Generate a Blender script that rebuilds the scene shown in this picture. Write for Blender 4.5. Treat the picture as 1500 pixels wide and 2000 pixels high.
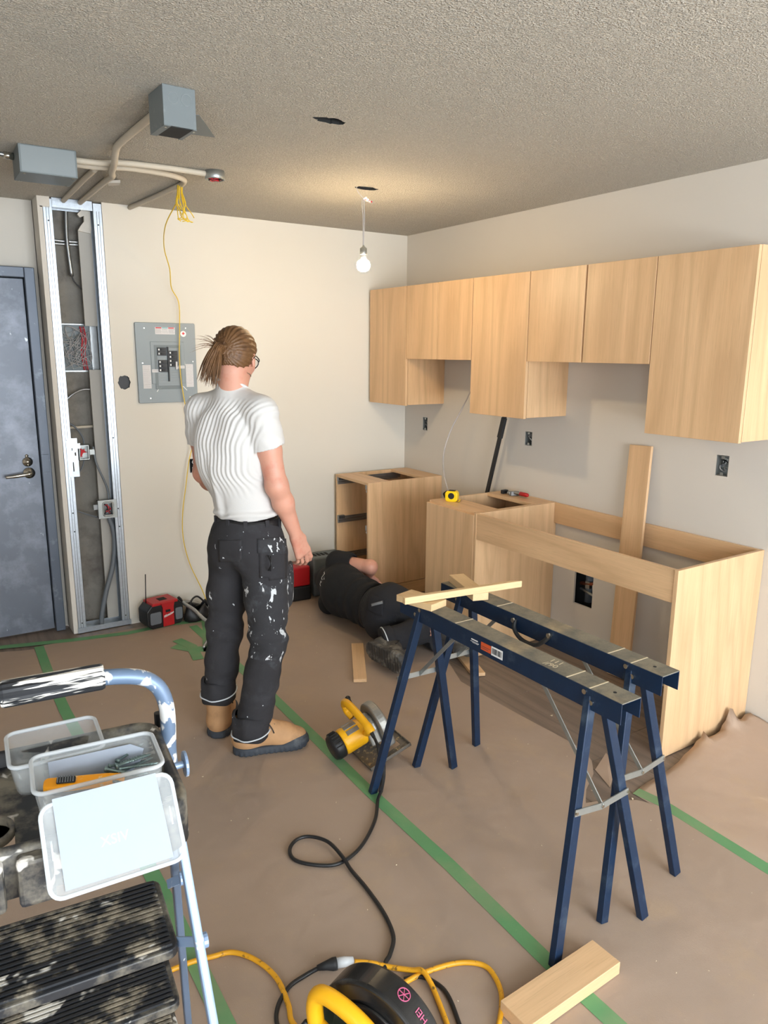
import bpy, bmesh, math, random
import numpy as np
from mathutils import Vector, Matrix, Euler
random.seed(7); rng = np.random.default_rng(7)
for o in list(bpy.data.objects): bpy.data.objects.remove(o)
SC = bpy.context.scene; COL = SC.collection
PI = math.pi; H = 2.44

# ------------------------------------------------------------------ camera, world, lights, exposure
cd = bpy.data.cameras.new('camera'); cam = bpy.data.objects.new('camera', cd); COL.objects.link(cam); SC.camera = cam
cd.sensor_fit = 'VERTICAL'; cd.sensor_height = 36.0; cd.lens = 1445.7/2000*36.0; cd.clip_start = .02
_r = Vector((0.83633448, -0.54816959, 0.00739869)); _u = Vector((0.11021891, 0.18134906, 0.97722275)); _f = Vector((0.53702554, 0.81646961, -0.21208712))
cam.matrix_world = Matrix(((_r.x, _u.x, -_f.x, -3.1134), (_r.y, _u.y, -_f.y, -4.4641), (_r.z, _u.z, -_f.z, 1.6541), (0, 0, 0, 1)))
SC.view_settings.view_transform = 'Standard'; SC.view_settings.look = 'None'
SC.view_settings.gamma = 1.0; SC.view_settings.use_curve_mapping = False
SC.view_settings.exposure = 0.06
wd = bpy.data.worlds.new('daylight'); SC.world = wd; wd.use_nodes = True
bg = wd.node_tree.nodes['Background']; bg.inputs[0].default_value = (.78, .88, 1.0, 1); bg.inputs[1].default_value = 9.0
def area(name, loc, rot, sx, sy, power, col):
    l = bpy.data.lights.new(name, 'AREA'); l.shape = 'RECTANGLE'; l.size = sx; l.size_y = sy; l.energy = power; l.color = col
    o = bpy.data.objects.new(name, l); COL.objects.link(o); o.location = loc; o.rotation_euler = rot; return o
# daylight entering through the balcony window behind the camera and the window of the left wall
area('window_daylight', (-1.75, -7.32, 1.42), (math.radians(90), 0, 0), 3.2, 1.9, 180, (.86, .93, 1.0))
area('side_window_daylight', (-4.62, -5.7, 1.45), (math.radians(90), 0, math.radians(-90)), 1.7, 1.3, 40, (.86, .93, 1.0))

area('ceiling_fill_light', (-1.75, -7.7, .5), (math.radians(128), 0, 0), 3.2, .8, 150, (.98, .96, .9))  # added fill lamp outside the window, aimed up to brighten the ceiling
for nm, lo_, ro_, a_, b_ in (('window_portal', (-1.75, -7.19, 1.4), (math.radians(90), 0, 0), 3.2, 1.9), ('side_window_portal', (-4.59, -5.7, 1.45), (math.radians(90), 0, math.radians(-90)), 1.7, 1.3)):
    p_ = area(nm, lo_, ro_, a_, b_, 1, (1, 1, 1)); p_.data.cycles.is_portal = True

# ------------------------------------------------------------------ material helpers
def S2L(c): return tuple(((v/255)/12.92 if v/255 <= .04045 else ((v/255+.055)/1.055)**2.4) for v in c)
class NT:
    def __init__(s, name):
        s.m = bpy.data.materials.new(name); s.m.use_nodes = True; s.t = s.m.node_tree
        s.b = s.t.nodes['Principled BSDF']; s.co = s.t.nodes.new('ShaderNodeTexCoord')
    def n(s, typ, **k):
        x = s.t.nodes.new(typ)
        for a, v in k.items():
            if a in x.inputs.keys(): x.inputs[a].default_value = v
            else: setattr(x, a, v)
        return x
    def l(s, a, b): s.t.links.new(a, b)
    def coord(s, scale=(1, 1, 1), rot=(0, 0, 0), src='Object'):
        mp = s.n('ShaderNodeMapping'); mp.inputs['Scale'].default_value = scale; mp.inputs['Rotation'].default_value = rot
        s.l(s.co.outputs[src], mp.inputs[0]); return mp.outputs[0]
    def noise(s, vec, scale=5, detail=3, rough=.55, dist=0):
        x = s.n('ShaderNodeTexNoise'); x.inputs['Scale'].default_value = scale; x.inputs['Detail'].default_value = detail
        x.inputs['Roughness'].default_value = rough; x.inputs['Distortion'].default_value = dist; s.l(vec, x.inputs['Vector']); return x.outputs['Fac']
    def ramp(s, fac, stops):
        x = s.n('ShaderNodeValToRGB'); e = x.color_ramp.elements
        while len(e) < len(stops): e.new(.5)
        for i, (p, c) in enumerate(stops): e[i].position = p; e[i].color = (*c, 1) if len(c) == 3 else c
        s.l(fac, x.inputs[0]); return x.outputs[0]
    def mix(s, fac, a, b, mode='MIX'):
        x = s.n('ShaderNodeMix', data_type='RGBA', blend_type=mode)
        for sock, v in ((x.inputs[0], fac), (x.inputs[6], a), (x.inputs[7], b)):
            if hasattr(v, 'links'): s.l(v, sock)
            else: sock.default_value = v if isinstance(v, float) else ((*v, 1) if len(v) == 3 else v)
        return x.outputs[2]
    def bump(s, h, strength=.3, dist=.01, prev=None):
        x = s.n('ShaderNodeBump'); x.inputs['Strength'].default_value = strength; x.inputs['Distance'].default_value = dist
        s.l(h, x.inputs['Height'])
        if prev is not None: s.l(prev, x.inputs['Normal'])
        return x.outputs[0]
BW = lambda v: (v, v, v)
def mat(name, rgb, rough=.5, metal=0.0, var=.12, vs=6, bump=0, bs=200, dirt=None, splat=None, spec=None, alpha=None, trans=0, sheen=0, sss=0, bd=.002):
    k = NT(name); c = S2L(rgb); v = k.coord()
    f = k.noise(v, vs, 4)
    out = k.mix(f, tuple(x*(1-var) for x in c), tuple(min(1, x*(1+var)) for x in c))
    if dirt:   # (rgb, scale, lo, hi)
        d = k.ramp(k.noise(v, dirt[1], 5, .65), [(dirt[2], BW(0)), (dirt[3], BW(1))]); out = k.mix(d, out, S2L(dirt[0]))
    rr = rough
    if splat:  # (rgb, scale, lo, hi[, stretch])
        vv = k.coord(splat[4]) if len(splat) > 4 else v
        d = k.ramp(k.noise(vv, splat[1], 3, .6, .4), [(splat[2], BW(0)), (splat[3], BW(1))]); out = k.mix(d, out, S2L(splat[0]))
    k.l(out, k.b.inputs['Base Color']); k.b.inputs['Roughness'].default_value = rough; k.b.inputs['Metallic'].default_value = metal
    if spec is not None: k.b.inputs['Specular IOR Level'].default_value = spec
    if bump: k.l(k.bump(k.noise(v, bs, 3), bump, bd), k.b.inputs['Normal'])
    if trans: k.b.inputs['Transmission Weight'].default_value = trans
    if alpha is not None: k.b.inputs['Alpha'].default_value = alpha
    if sheen: k.b.inputs['Sheen Weight'].default_value = sheen
    if sss:
        k.b.inputs['Subsurface Weight'].default_value = sss; k.b.inputs['Subsurface Radius'].default_value = (.012, .004, .002)
    return k.m
def wood(name, axis, dark, light, rough=.42, fig=1.0, fs=1.0):
    k = NT(name); a = 'XYZ'.index(axis)
    def sc(across, along): t = [across*fs]*3; t[a] = along*fs; return tuple(t)
    broad = k.noise(k.coord(sc(5, .7)), 1.0, 3, .5, 1.2)
    fig_ = k.n('ShaderNodeTexWave', wave_type='BANDS', bands_direction={'X': 'Y', 'Y': 'X', 'Z': 'DIAGONAL'}[axis]); fig_.inputs['Scale'].default_value = 1.0
    fig_.inputs['Distortion'].default_value = 14; fig_.inputs['Detail'].default_value = 2.5; fig_.inputs['Detail Scale'].default_value = .9
    k.l(k.coord(sc(5, .55)), fig_.inputs['Vector'])
    fine = k.noise(k.coord(sc(95, 2.6)), 1.0, 4, .65); pore = k.noise(k.coord(sc(300, 9)), 1.0, 2, .7)
    c = k.mix(broad, S2L(dark), S2L(light))
    c = k.mix(k.ramp(fig_.outputs[1], [(.0, BW(.0)), (.85, BW(.22*fig)), (1, BW(.4*fig))]), c, tuple(x*.72 for x in S2L(dark)))
    c = k.mix(k.ramp(fine, [(.35, BW(.24)), (.62, BW(0))]), c, tuple(x*.74 for x in S2L(dark)))
    c = k.mix(k.ramp(pore, [(.3, BW(.3)), (.45, BW(0))]), c, tuple(x*.6 for x in S2L(dark)))
    k.l(c, k.b.inputs['Base Color']); k.b.inputs['Roughness'].default_value = rough
    k.l(k.bump(fine, .08, .001), k.b.inputs['Normal']); return k.m
M = {}
D_, L_ = (210, 170, 126), (230, 195, 153)
M['woodZ'] = wood('maple_vertical', 'Z', D_, L_); M['woodY'] = wood('maple_lengthwise', 'Y', D_, L_); M['woodX'] = wood('maple_crosswise', 'X', D_, L_)
M['plainZ'] = wood('maple_carcass', 'Z', (196, 160, 120), (214, 180, 140), .5, .3)
M['pineX'] = wood('pine_offcut', 'X', (214, 180, 132), (233, 204, 158), .55, .8, 1.6)
M['plank'] = wood('grey_oak_plank', 'Y', (108, 94, 84), (146, 130, 116), .5, 1.2)
def wallm(name, rgb):
    k = NT(name); v = k.coord(); f = k.noise(v, 1.2, 3); c = S2L(rgb)
    o = k.mix(f, tuple(x*.975 for x in c), tuple(x*1.02 for x in c))
    sp = k.ramp(k.noise(v, 55, 2), [(.80, BW(0)), (.84, BW(.35))]); o = k.mix(sp, o, S2L((150, 135, 118)))
    k.l(o, k.b.inputs['Base Color']); k.b.inputs['Roughness'].default_value = .62
    k.l(k.bump(k.noise(v, 260, 3), .12, .002), k.b.inputs['Normal']); return k.m
M['wall'] = wallm('wall_cream_paint', (214, 209, 197)); M['wall_r'] = wallm('wall_right_greyer', (206, 200, 190)); M['wall_o'] = wallm('wall_other', (205, 200, 190))  # right wall a little darker and greyer than the back wall
def ceilm():
    k = NT('popcorn_ceiling'); v = k.coord()
    vo = k.n('ShaderNodeTexVoronoi', feature='F1'); vo.inputs['Scale'].default_value = 140; vo.inputs['Randomness'].default_value = 1.0
    wob = k.n('ShaderNodeVectorMath', operation='ADD'); k.l(v, wob.inputs[0])
    nz = k.n('ShaderNodeTexNoise'); nz.inputs['Scale'].default_value = 60; k.l(v, nz.inputs['Vector'])
    sc = k.n('ShaderNodeVectorMath', operation='SCALE'); k.l(nz.outputs['Color'], sc.inputs[0]); sc.inputs['Scale'].default_value = .008; k.l(sc.outputs[0], wob.inputs[1]); k.l(wob.outputs[0], vo.inputs['Vector'])
    blob = k.ramp(vo.outputs['Distance'], [(.0, BW(1)), (.28, BW(.75)), (.55, BW(0))])
    keep = k.ramp(k.noise(v, 85, 4, .7), [(.36, BW(0)), (.56, BW(1))])
    h = k.mix(.65, k.ramp(k.noise(v, 150, 3, .55), [(.44, BW(0)), (.60, BW(1))]), k.mix(1.0, blob, keep, 'MULTIPLY'))
    c = k.mix(h, S2L((200, 193, 179)), S2L((242, 236, 224)))  # texture lows painted darker, standing in for shading of the relief
    c = k.mix(k.noise(v, 1.1, 3), c, S2L((192, 181, 165))) if False else c
    k.l(c, k.b.inputs['Base Color']); k.b.inputs['Roughness'].default_value = .9
    b1 = k.bump(k.noise(v, 210, 3, .7), .5, .004); b2 = k.bump(h, 1.0, .012, b1); b3 = k.bump(k.noise(k.coord((.6, 3.2, 1), (0, 0, .12)), 1.3, 3), .5, .05, b2)
    k.l(b3, k.b.inputs['Normal']); return k.m
M['ceil'] = ceilm()
def paperm(name='kraft_paper', rgb=(164, 144, 127)):
    k = NT(name); v = k.coord(); c = S2L(rgb)
    o = k.mix(k.noise(v, 1.7, 4, .6), tuple(x*.86 for x in c), tuple(x*1.1 for x in c))
    o = k.mix(k.ramp(k.noise(v, 3.3, 5, .7), [(.52, BW(0)), (.78, BW(.3))]), o, S2L((190, 162, 120)))
    o = k.mix(k.ramp(k.noise(v, 90, 3, .7), [(.7, BW(0)), (.8, BW(.45))]), o, S2L((205, 188, 160)))
    k.l(o, k.b.inputs['Base Color']); k.b.inputs['Roughness'].default_value = .75
    b = k.bump(k.noise(v, 3.2, 3), .35, .03); b = k.bump(k.noise(v, 420, 2), .25, .002, b); k.l(b, k.b.inputs['Normal']); return k.m
M['paper'] = paperm(); M['paper2'] = paperm('kraft_paper_torn', (178, 155, 136))
def metalm(name, rgb, rough, metal=1, bump=.1, var=.15, vs=30): return mat(name, rgb, rough, metal, var, vs, bump, 120)
M['galv'] = metalm('galvanised_steel', (196, 204, 212), .34, .95, .12, .18, 60)
M['zinc'] = metalm('zinc_bracket', (170, 174, 172), .42, .85, .15)
M['steel'] = metalm('bare_steel', (150, 152, 152), .35, .9)
M['chrome'] = metalm('satin_nickel', (200, 196, 186), .22, 1, 0)
M['cu'] = mat('copper_pipe', (150, 84, 58), .4, .8)
M['panelgrey'] = mat('grey_enamel_metal', (132, 140, 142), .42, .1, .05, 3, dirt=((160, 166, 168), 40, .72, .8))
M['boxgrey'] = mat('grey_painted_box', (112, 120, 122), .5, .15, .06, 5, dirt=((140, 146, 146), 30, .6, .8))
M['pvc'] = mat('grey_conduit', (104, 110, 116), .45, 0, .06)
M['white'] = mat('white_plastic', (226, 226, 222), .45, 0, .03)
M['paint_pipe'] = mat('overpainted_pipe', (196, 186, 168), .6, 0, .1, 8, .3, 90)
M['black'] = mat('black_plastic', (24, 25, 27), .45, 0, .2)
M['blackr'] = mat('black_rubber', (30, 32, 34), .6, 0, .2, 30)
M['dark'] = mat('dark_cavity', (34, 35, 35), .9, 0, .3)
M['red'] = mat('red_plastic', (176, 22, 28), .42, 0, .08)
M['yellow'] = mat('yellow_plastic', (240, 176, 22), .4, 0, .07, 12, dirt=((150, 105, 30), 45, .66, .78))
M['yellow_t'] = mat('bright_yellow_plastic', (250, 205, 12), .35)
M['ycord'] = mat('yellow_cord', (222, 160, 30), .45, 0, .15, 18, dirt=((110, 80, 30), 60, .58, .66))
M['ywire'] = mat('yellow_wire_jacket', (226, 190, 40), .4)
M['conc'] = mat('rough_concrete', (132, 128, 120), .9, 0, .25, 7, .6, 60, dirt=((96, 90, 84), 4, .5, .7), bd=.006)
M['gyp'] = mat('drywall_paper', (176, 172, 164), .8, 0, .04, 4)
M['gypcore'] = mat('broken_gypsum', (206, 200, 190), .9, 0, .1, 30, .5, 60)
M['doorp'] = mat('scuffed_grey_door_paint', (98, 104, 114), .42, .35, .3, 2.2, .1, 40, dirt=((142, 148, 160), 5, .48, .85), splat=((196, 202, 206), 42, .72, .75, (1, 1, .3)))
M['framep'] = mat('worn_grey_frame_paint', (88, 96, 108), .4, .3, .2, 4, 0, 40, dirt=((140, 148, 156), 12, .58, .8), splat=((200, 204, 204), 60, .74, .78))
M['navy'] = mat('navy_powder_coat', (18, 41, 68), .42, .2, .25, 20, .08, 150, dirt=((72, 88, 104), 14, .55, .85))
def sawtop():
    k = NT('sawdust_covered_navy'); v = k.coord()
    d = k.ramp(k.noise(k.coord((1, 1, 1)), 9, 5, .75), [(.3, BW(.28)), (.6, BW(1))])
    g = k.mix(k.noise(v, 500, 3, .8), S2L((92, 88, 80)), S2L((176, 166, 142)))
    g = k.mix(k.ramp(k.noise(v, 3.0, 3), [(.56, BW(0)), (.66, BW(.75))]), g, S2L((206, 178, 132)))
    o = k.mix(d, S2L((62, 66, 70)), g); k.l(o, k.b.inputs['Base Color']); k.b.inputs['Roughness'].default_value = .8
    k.l(k.bump(k.noise(v, 500, 3, .8), .6, .003), k.b.inputs['Normal']); return k.m
M['sawtop'] = sawtop()
M['tape'] = mat('green_masking_tape', (96, 148, 100), .6, 0, .1, 9, .2, 60, dirt=((136, 150, 112), 2.2, .48, .8))
M['skin'] = mat('skin', (205, 150, 128), .5, 0, .07, 9, .12, 260, dirt=((196, 122, 102), 13, .55, .8), sss=.12)
M['hair'] = mat('light_brown_hair', (108, 76, 46), .45, 0, .45, 60, .5, 300, dirt=((70, 46, 28), 20, .5, .75))
def clothm(name, rgb, **k): return mat(name, rgb, .92, 0, k.pop('var', .12), k.pop('vs', 8), k.pop('bump', .35), k.pop('bs', 240), **k)
M['tee'] = clothm('white_tee_cotton', (206, 204, 201), var=.03, bump=.2)
M['trou'] = clothm('dark_grey_work_canvas', (44, 43, 46), dirt=((66, 67, 71), 7, .56, .85), splat=((208, 212, 216), 30, .70, .715, (1, 1, .62)))
M['trou_p'] = clothm('plaster_splashed_canvas', (48, 48, 51), dirt=((84, 87, 92), 16, .55, .85), splat=((205, 208, 210), 30, .62, .635, (1, 1, .6)))
M['trou_b'] = clothm('black_work_canvas', (30, 30, 34), dirt=((62, 62, 64), 8, .6, .85), splat=((130, 132, 132), 20, .76, .8))
M['teeb'] = clothm('black_tee_cotton', (22, 22, 24), var=.15)
M['cuff'] = clothm('reflective_piping', (205, 210, 214), var=.03)
M['boot'] = mat('tan_nubuck', (184, 142, 100), .75, 0, .2, 14, .4, 90, dirt=((140, 106, 76), 10, .5, .8))
M['sole'] = mat('dusty_black_sole', (52, 58, 66), .7, 0, .2, 20, .3, 80, dirt=((110, 112, 112), 12, .55, .8))
M['bootg'] = mat('dusty_grey_leather', (62, 60, 58), .7, 0, .25, 14, .4, 90, dirt=((140, 136, 126), 14, .5, .75))
M['belt'] = mat('black_belt_leather', (26, 26, 28), .45)
M['stepb'] = mat('black_tread_with_plaster', (36, 38, 42), .55, 0, .2, 14, .2, 60, dirt=((150, 140, 122), 16, .5, .62, ), splat=((216, 212, 202), 11, .63, .66))
M['trayb'] = mat('black_tray_with_plaster', (34, 36, 40), .5, 0, .2, 14, .2, 60, dirt=((132, 125, 110), 12, .45, .65), splat=((220, 216, 208), 16, .62, .66))
M['grip'] = mat('ribbed_grip_with_plaster', (30, 32, 36), .6, 0, .2, 14, .3, 60, splat=((222, 218, 210), 34, .50, .54, (.22, 2.5, 2.5)))
M['rail'] = mat('blue_grey_rail_with_plaster', (104, 124, 150), .38, .2, .1, 14, .1, 60, splat=((224, 224, 222), 22, .5, .53))
M['railc'] = mat('pale_blue_grey_rail', (138, 160, 190), .35, .25, .08, 14, 0, 60, splat=((224, 224, 222), 22, .64, .67))
M['clear'] = mat('clear_polypropylene', (232, 238, 240), .12, 0, .0, trans=.0, alpha=.2)
M['clearrim'] = mat('clear_plastic_rim', (226, 232, 236), .18, 0, .0, alpha=.55)
M['paperw'] = mat('white_sheet', (158, 167, 180), .7, 0, .02)
M['orange'] = mat('orange_plastic', (244, 160, 18), .4, 0, .06, 20, dirt=((225, 205, 160), 40, .62, .7))
M['screw'] = metalm('green_zinc_screw', (120, 138, 136), .35, .8)
M['guard'] = mat('smoked_black_guard', (34, 34, 34), .22, 0, .25, 8, 0, 40, dirt=((86, 74, 60), 6, .55, .8))
M['cast'] = metalm('cast_magnesium', (150, 148, 142), .45, .7, .2)
M['dustplate'] = mat('dusty_shoe_plate', (112, 106, 98), .6, .5, .3, 30, .5, 140, dirt=((190, 170, 130), 50, .55, .65))
M['flex'] = metalm('flexible_steel_conduit', (176, 178, 178), .35, .85)
M['cable'] = mat('grey_cable', (176, 172, 170), .5)
M['pink'] = mat('faded_pink_print', (196, 92, 130), .5)
M['prt_w'] = mat('white_print', (232, 232, 230), .5); M['prt_d'] = mat('dark_print', (60, 62, 66), .5); M['prt_r'] = mat('red_print', (204, 30, 44), .5); M['prt_t'] = mat('teal_print', (120, 176, 182), .5); M['prt_o'] = mat('orange_print', (206, 84, 40), .5)
M['label'] = mat('paper_label', (214, 212, 212), .6, 0, .03)
M['lens'] = mat('clear_lens', (240, 245, 245), .03, 0, 0, alpha=.2)
M['dust'] = mat('pale_wood_dust', (206, 190, 160), .9, 0, .2)

# ------------------------------------------------------------------ mesh helpers
def obj(name, bm, m, parent=None, smooth=False, bevel=0, seg=2):
    me = bpy.data.meshes.new(name)
    if isinstance(bm, bmesh.types.BMesh):
        bmesh.ops.recalc_face_normals(bm, faces=bm.faces); bm.to_mesh(me); bm.free()
    else: me = bm
    for x in (m if isinstance(m, (list, tuple)) else [m]): me.materials.append(M[x] if isinstance(x, str) else x)
    o = bpy.data.objects.new(name, me); COL.objects.link(o)
    if parent: o.parent = parent
    if smooth: me.shade_smooth()
    if bevel:
        b = o.modifiers.new('bevel', 'BEVEL'); b.width = bevel; b.segments = seg; b.limit_method = 'ANGLE'; b.angle_limit = .6
    return o
def tag(o, label, cat, group=None):
    o['label'] = label; o['category'] = cat
    if group: o['group'] = group
    return o
def thing(name, label, cat, loc=(0, 0, 0), rz=0, group=None, rot=None):
    o = bpy.data.objects.new(name, None); COL.objects.link(o); o.empty_display_size = .05
    o.location = loc; o.rotation_euler = rot if rot else (0, 0, rz); return tag(o, label, cat, group)
def struct(name, bm, m, parent=None, **k):
    o = obj(name, bm, m, parent, **k)
    if not parent: o['kind'] = 'structure'
    return o
def B(): return bmesh.new()
def box(bm, lo, hi, mi=0):
    lo = Vector(lo); hi = Vector(hi); c = (lo+hi)/2; s = hi-lo
    r = bmesh.ops.create_cube(bm, size=1, matrix=Matrix.Translation(c) @ Matrix.Diagonal((abs(s.x), abs(s.y), abs(s.z), 1)))
    if mi:
        for f in {f for v in r['verts'] for f in v.link_faces}: f.material_index = mi
    return r['verts']
def xf(bm, verts, mtx): bmesh.ops.transform(bm, matrix=mtx, verts=verts)
def bar(bm, a, b, w, d, up=(0, 0, 1), ext=0):
    """box beam from a to b, w across, d along up"""
    a = Vector(a); b = Vector(b); z = (b-a).normalized(); a = a-z*ext; b = b+z*ext
    x = z.cross(Vector(up))
    if x.length < 1e-4: x = z.cross(Vector((1, 0, 0)))
    x.normalize(); y = x.cross(z)
    m = Matrix((x, y, z)).transposed().to_4x4(); m.translation = (a+b)/2
    return bmesh.ops.create_cube(bm, size=1, matrix=m @ Matrix.Diagonal((w, d, (b-a).length, 1)))['verts']
def tube(bm, pts, r, n=10, cap=True, closed=False):
    P = [Vector(p) for p in pts]; R = r if isinstance(r, (list, tuple)) else [r]*len(P)
    rings = []; prev = None; N = len(P)
    for i, p in enumerate(P):
        t = (P[(i+1) % N]-P[i-1]) if closed else (P[min(i+1, N-1)]-P[max(i-1, 0)])
        t = t.normalized() if t.length > 1e-9 else Vector((0, 0, 1))
        if prev is None: prev = t.orthogonal().normalized()
        x = prev-t*prev.dot(t); x = x.normalized() if x.length > 1e-6 else t.orthogonal().normalized(); prev = x; y = t.cross(x)
        rings.append([bm.verts.new(p+(x*math.cos(a)+y*math.sin(a))*R[i]) for a in [2*PI*j/n for j in range(n)]])
    rr = range(N if closed else N-1)
    for i in rr:
        a, b = rings[i], rings[(i+1) % N]
        for j in range(n): bm.faces.new((a[j], a[(j+1) % n], b[(j+1) % n], b[j]))
    if cap and not closed: bm.faces.new(rings[0][::-1]); bm.faces.new(rings[-1])
    return bm
def smooth_path(pts, k=6, closed=False):
    P = [Vector(p) for p in pts]; out = []; N = len(P)
    rg = N if closed else N-1
    for i in range(rg):
        p0, p1, p2, p3 = (P[(i-1) % N], P[i], P[(i+1) % N], P[(i+2) % N]) if closed else (P[max(i-1, 0)], P[i], P[i+1], P[min(i+2, N-1)])
        for j in range(k):
            t = j/k; out.append(.5*((2*p1)+(-p0+p2)*t+(2*p0-5*p1+4*p2-p3)*t*t+(-p0+3*p1-3*p2+p3)*t**3))
    if not closed: out.append(P[-1])
    return out
def cyl(bm, a, b, r, n=16, r2=None): tube(bm, [a, b], [r, r if r2 is None else r2], n); return bm
def lathe(bm, prof, c=(0, 0, 0), n=24, mtx=None):
    rings = []; c = Vector(c)
    for r, z in prof: rings.append([bm.verts.new(c+Vector((max(r, 1e-4)*math.cos(2*PI*j/n), max(r, 1e-4)*math.sin(2*PI*j/n), z))) for j in range(n)])
    for a, b in zip(rings, rings[1:]):
        for j in range(n): bm.faces.new((a[j], a[(j+1) % n], b[(j+1) % n], b[j]))
    bm.faces.new(rings[0][::-1]); bm.faces.new(rings[-1])
    if mtx: xf(bm, [v for r in rings for v in r], mtx)
    return bm
def prism(bm, pts, h, axis='z', base=0.0):
    """extrude a polygon; axis z: (x,y), y: (x,z), x: (y,z)"""
    def P(p, t): return {'z': (p[0], p[1], t), 'y': (p[0], t, p[1]), 'x': (t, p[0], p[1])}[axis]
    a = [bm.verts.new(P(p, base)) for p in pts]; b = [bm.verts.new(P(p, base+h)) for p in pts]
    bm.faces.new(a); bm.faces.new(b[::-1])
    for i in range(len(pts)): bm.faces.new((a[i], a[(i+1) % len(pts)], b[(i+1) % len(pts)], b[i]))
    return a+b
def rrect(x0, y0, x1, y1, r, n=5):
    out = []
    for cx, cy, a in ((x1-r, y1-r, 0), (x0+r, y1-r, 90), (x0+r, y0+r, 180), (x1-r, y0+r, 270)):
        for i in range(n+1): t = math.radians(a+90*i/n); out.append((cx+r*math.cos(t), cy+r*math.sin(t)))
    return out
def text(body, size, name, m, parent, mtx, ext=.0004, align='CENTER', shear=0, bold=0):
    c = bpy.data.curves.new('t', 'FONT'); c.body = body; c.size = size; c.extrude = ext; c.align_x = align; c.align_y = 'CENTER'; c.shear = shear; c.offset = bold
    c.resolution_u = 3; t = bpy.data.objects.new('t', c); COL.objects.link(t); dg = bpy.context.evaluated_depsgraph_get()
    me = bpy.data.meshes.new_from_object(t.evaluated_get(dg)); bpy.data.objects.remove(t); bpy.data.curves.remove(c)
    me.transform(mtx); return obj(name, me, m, parent)
def frame(o, x, y, z=None):
    """matrix whose local X,Y axes are x,y, origin o"""
    x = Vector(x).normalized(); y = Vector(y); y = (y-x*y.dot(x)).normalized(); z = x.cross(y)
    m = Matrix((x, y, z)).transposed().to_4x4(); m.translation = Vector(o); return m
def dup_tree(o, parent=None):
    c = o.copy(); COL.objects.link(c)
    if parent: c.parent = parent
    for ch in [x for x in bpy.data.objects if x.parent == o]: dup_tree(ch, c)
    return c
def slab_holes(bm, u0, u1, v0, v1, holes, t0, t1, axis):
    """slab with rectangular holes; (u,v) in plane, t thickness span; axis 'x': u=y v=z, 'y': u=x v=z, 'z': u=x v=y"""
    us = sorted({u0, u1, *[h[0] for h in holes], *[h[1] for h in holes]}); vs = sorted({v0, v1, *[h[2] for h in holes], *[h[3] for h in holes]})
    for a, b in zip(us, us[1:]):
        for c, d in zip(vs, vs[1:]):
            mu, mv = (a+b)/2, (c+d)/2
            if any(h[0] < mu < h[1] and h[2] < mv < h[3] for h in holes): continue
            lo, hi = {'x': ((t0, a, c), (t1, b, d)), 'y': ((a, t0, c), (b, t1, d)), 'z': ((a, c, t0), (b, d, t1))}[axis]
            box(bm, lo, hi)
    bmesh.ops.remove_doubles(bm, verts=bm.verts, dist=1e-5)
    seen = {}
    for f in list(bm.faces):
        k = tuple(sorted(v.index for v in f.verts)); bm.verts.index_update()
    kill = []
    for f in bm.faces:
        k = tuple(sorted(id(v) for v in f.verts))
        if k in seen: kill += [f, seen[k]]
        else: seen[k] = f
    if kill: bmesh.ops.delete(bm, geom=list(set(kill)), context='FACES_ONLY')
def jag(cx, cy, rx, ry, n, j, seed):
    r = random.Random(seed); return [(cx+rx*(1+r.uniform(-j, j))*math.cos(2*PI*i/n), cy+ry*(1+r.uniform(-j, j))*math.sin(2*PI*i/n)) for i in range(n)]
def ringfill(bm, rect, loop, t0, t1, axis):
    """fills between a rectangle and an irregular loop inside it (slab with a ragged opening)"""
    x0, x1, y0, y1 = rect; n = len(loop); cx = sum(p[0] for p in loop)/n; cy = sum(p[1] for p in loop)/n; out = []
    for p in loop:
        dx, dy = p[0]-cx, p[1]-cy; s = min(((x1 if dx > 0 else x0)-cx)/dx if abs(dx) > 1e-9 else 9e9, ((y1 if dy > 0 else y0)-cy)/dy if abs(dy) > 1e-9 else 9e9); out.append((cx+dx*s, cy+dy*s))
    P = lambda p, t: {'x': (t, p[0], p[1]), 'y': (p[0], t, p[1]), 'z': (p[0], p[1], t)}[axis]
    V = [[bm.verts.new(P(p, t)) for p in L] for L in (loop, out) for t in (t0, t1)]
    for i in range(n):
        j = (i+1) % n
        bm.faces.new((V[0][i], V[0][j], V[2][j], V[2][i])); bm.faces.new((V[1][i], V[1][j], V[3][j], V[3][i])); bm.faces.new((V[0][i], V[0][j], V[1][j], V[1][i])).material_index = 1  # inner edge takes the dark slot, shade painted into the hole
    # corners of the rectangle
    for qx, qy in ((x0, y0), (x1, y0), (x1, y1), (x0, y1)):
        near = sorted(range(n), key=lambda i: (out[i][0]-qx)**2+(out[i][1]-qy)**2)
        a = near[0]; 
        for b in ((a+1) % n, (a-1) % n):
            if abs(out[a][0]-out[b][0]) > 1e-6 and abs(out[a][1]-out[b][1]) > 1e-6:
                for t in (t0, t1):
                    bm.faces.new([bm.verts.new(P(p, t)) for p in (out[a], out[b], (qx, qy))])
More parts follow.
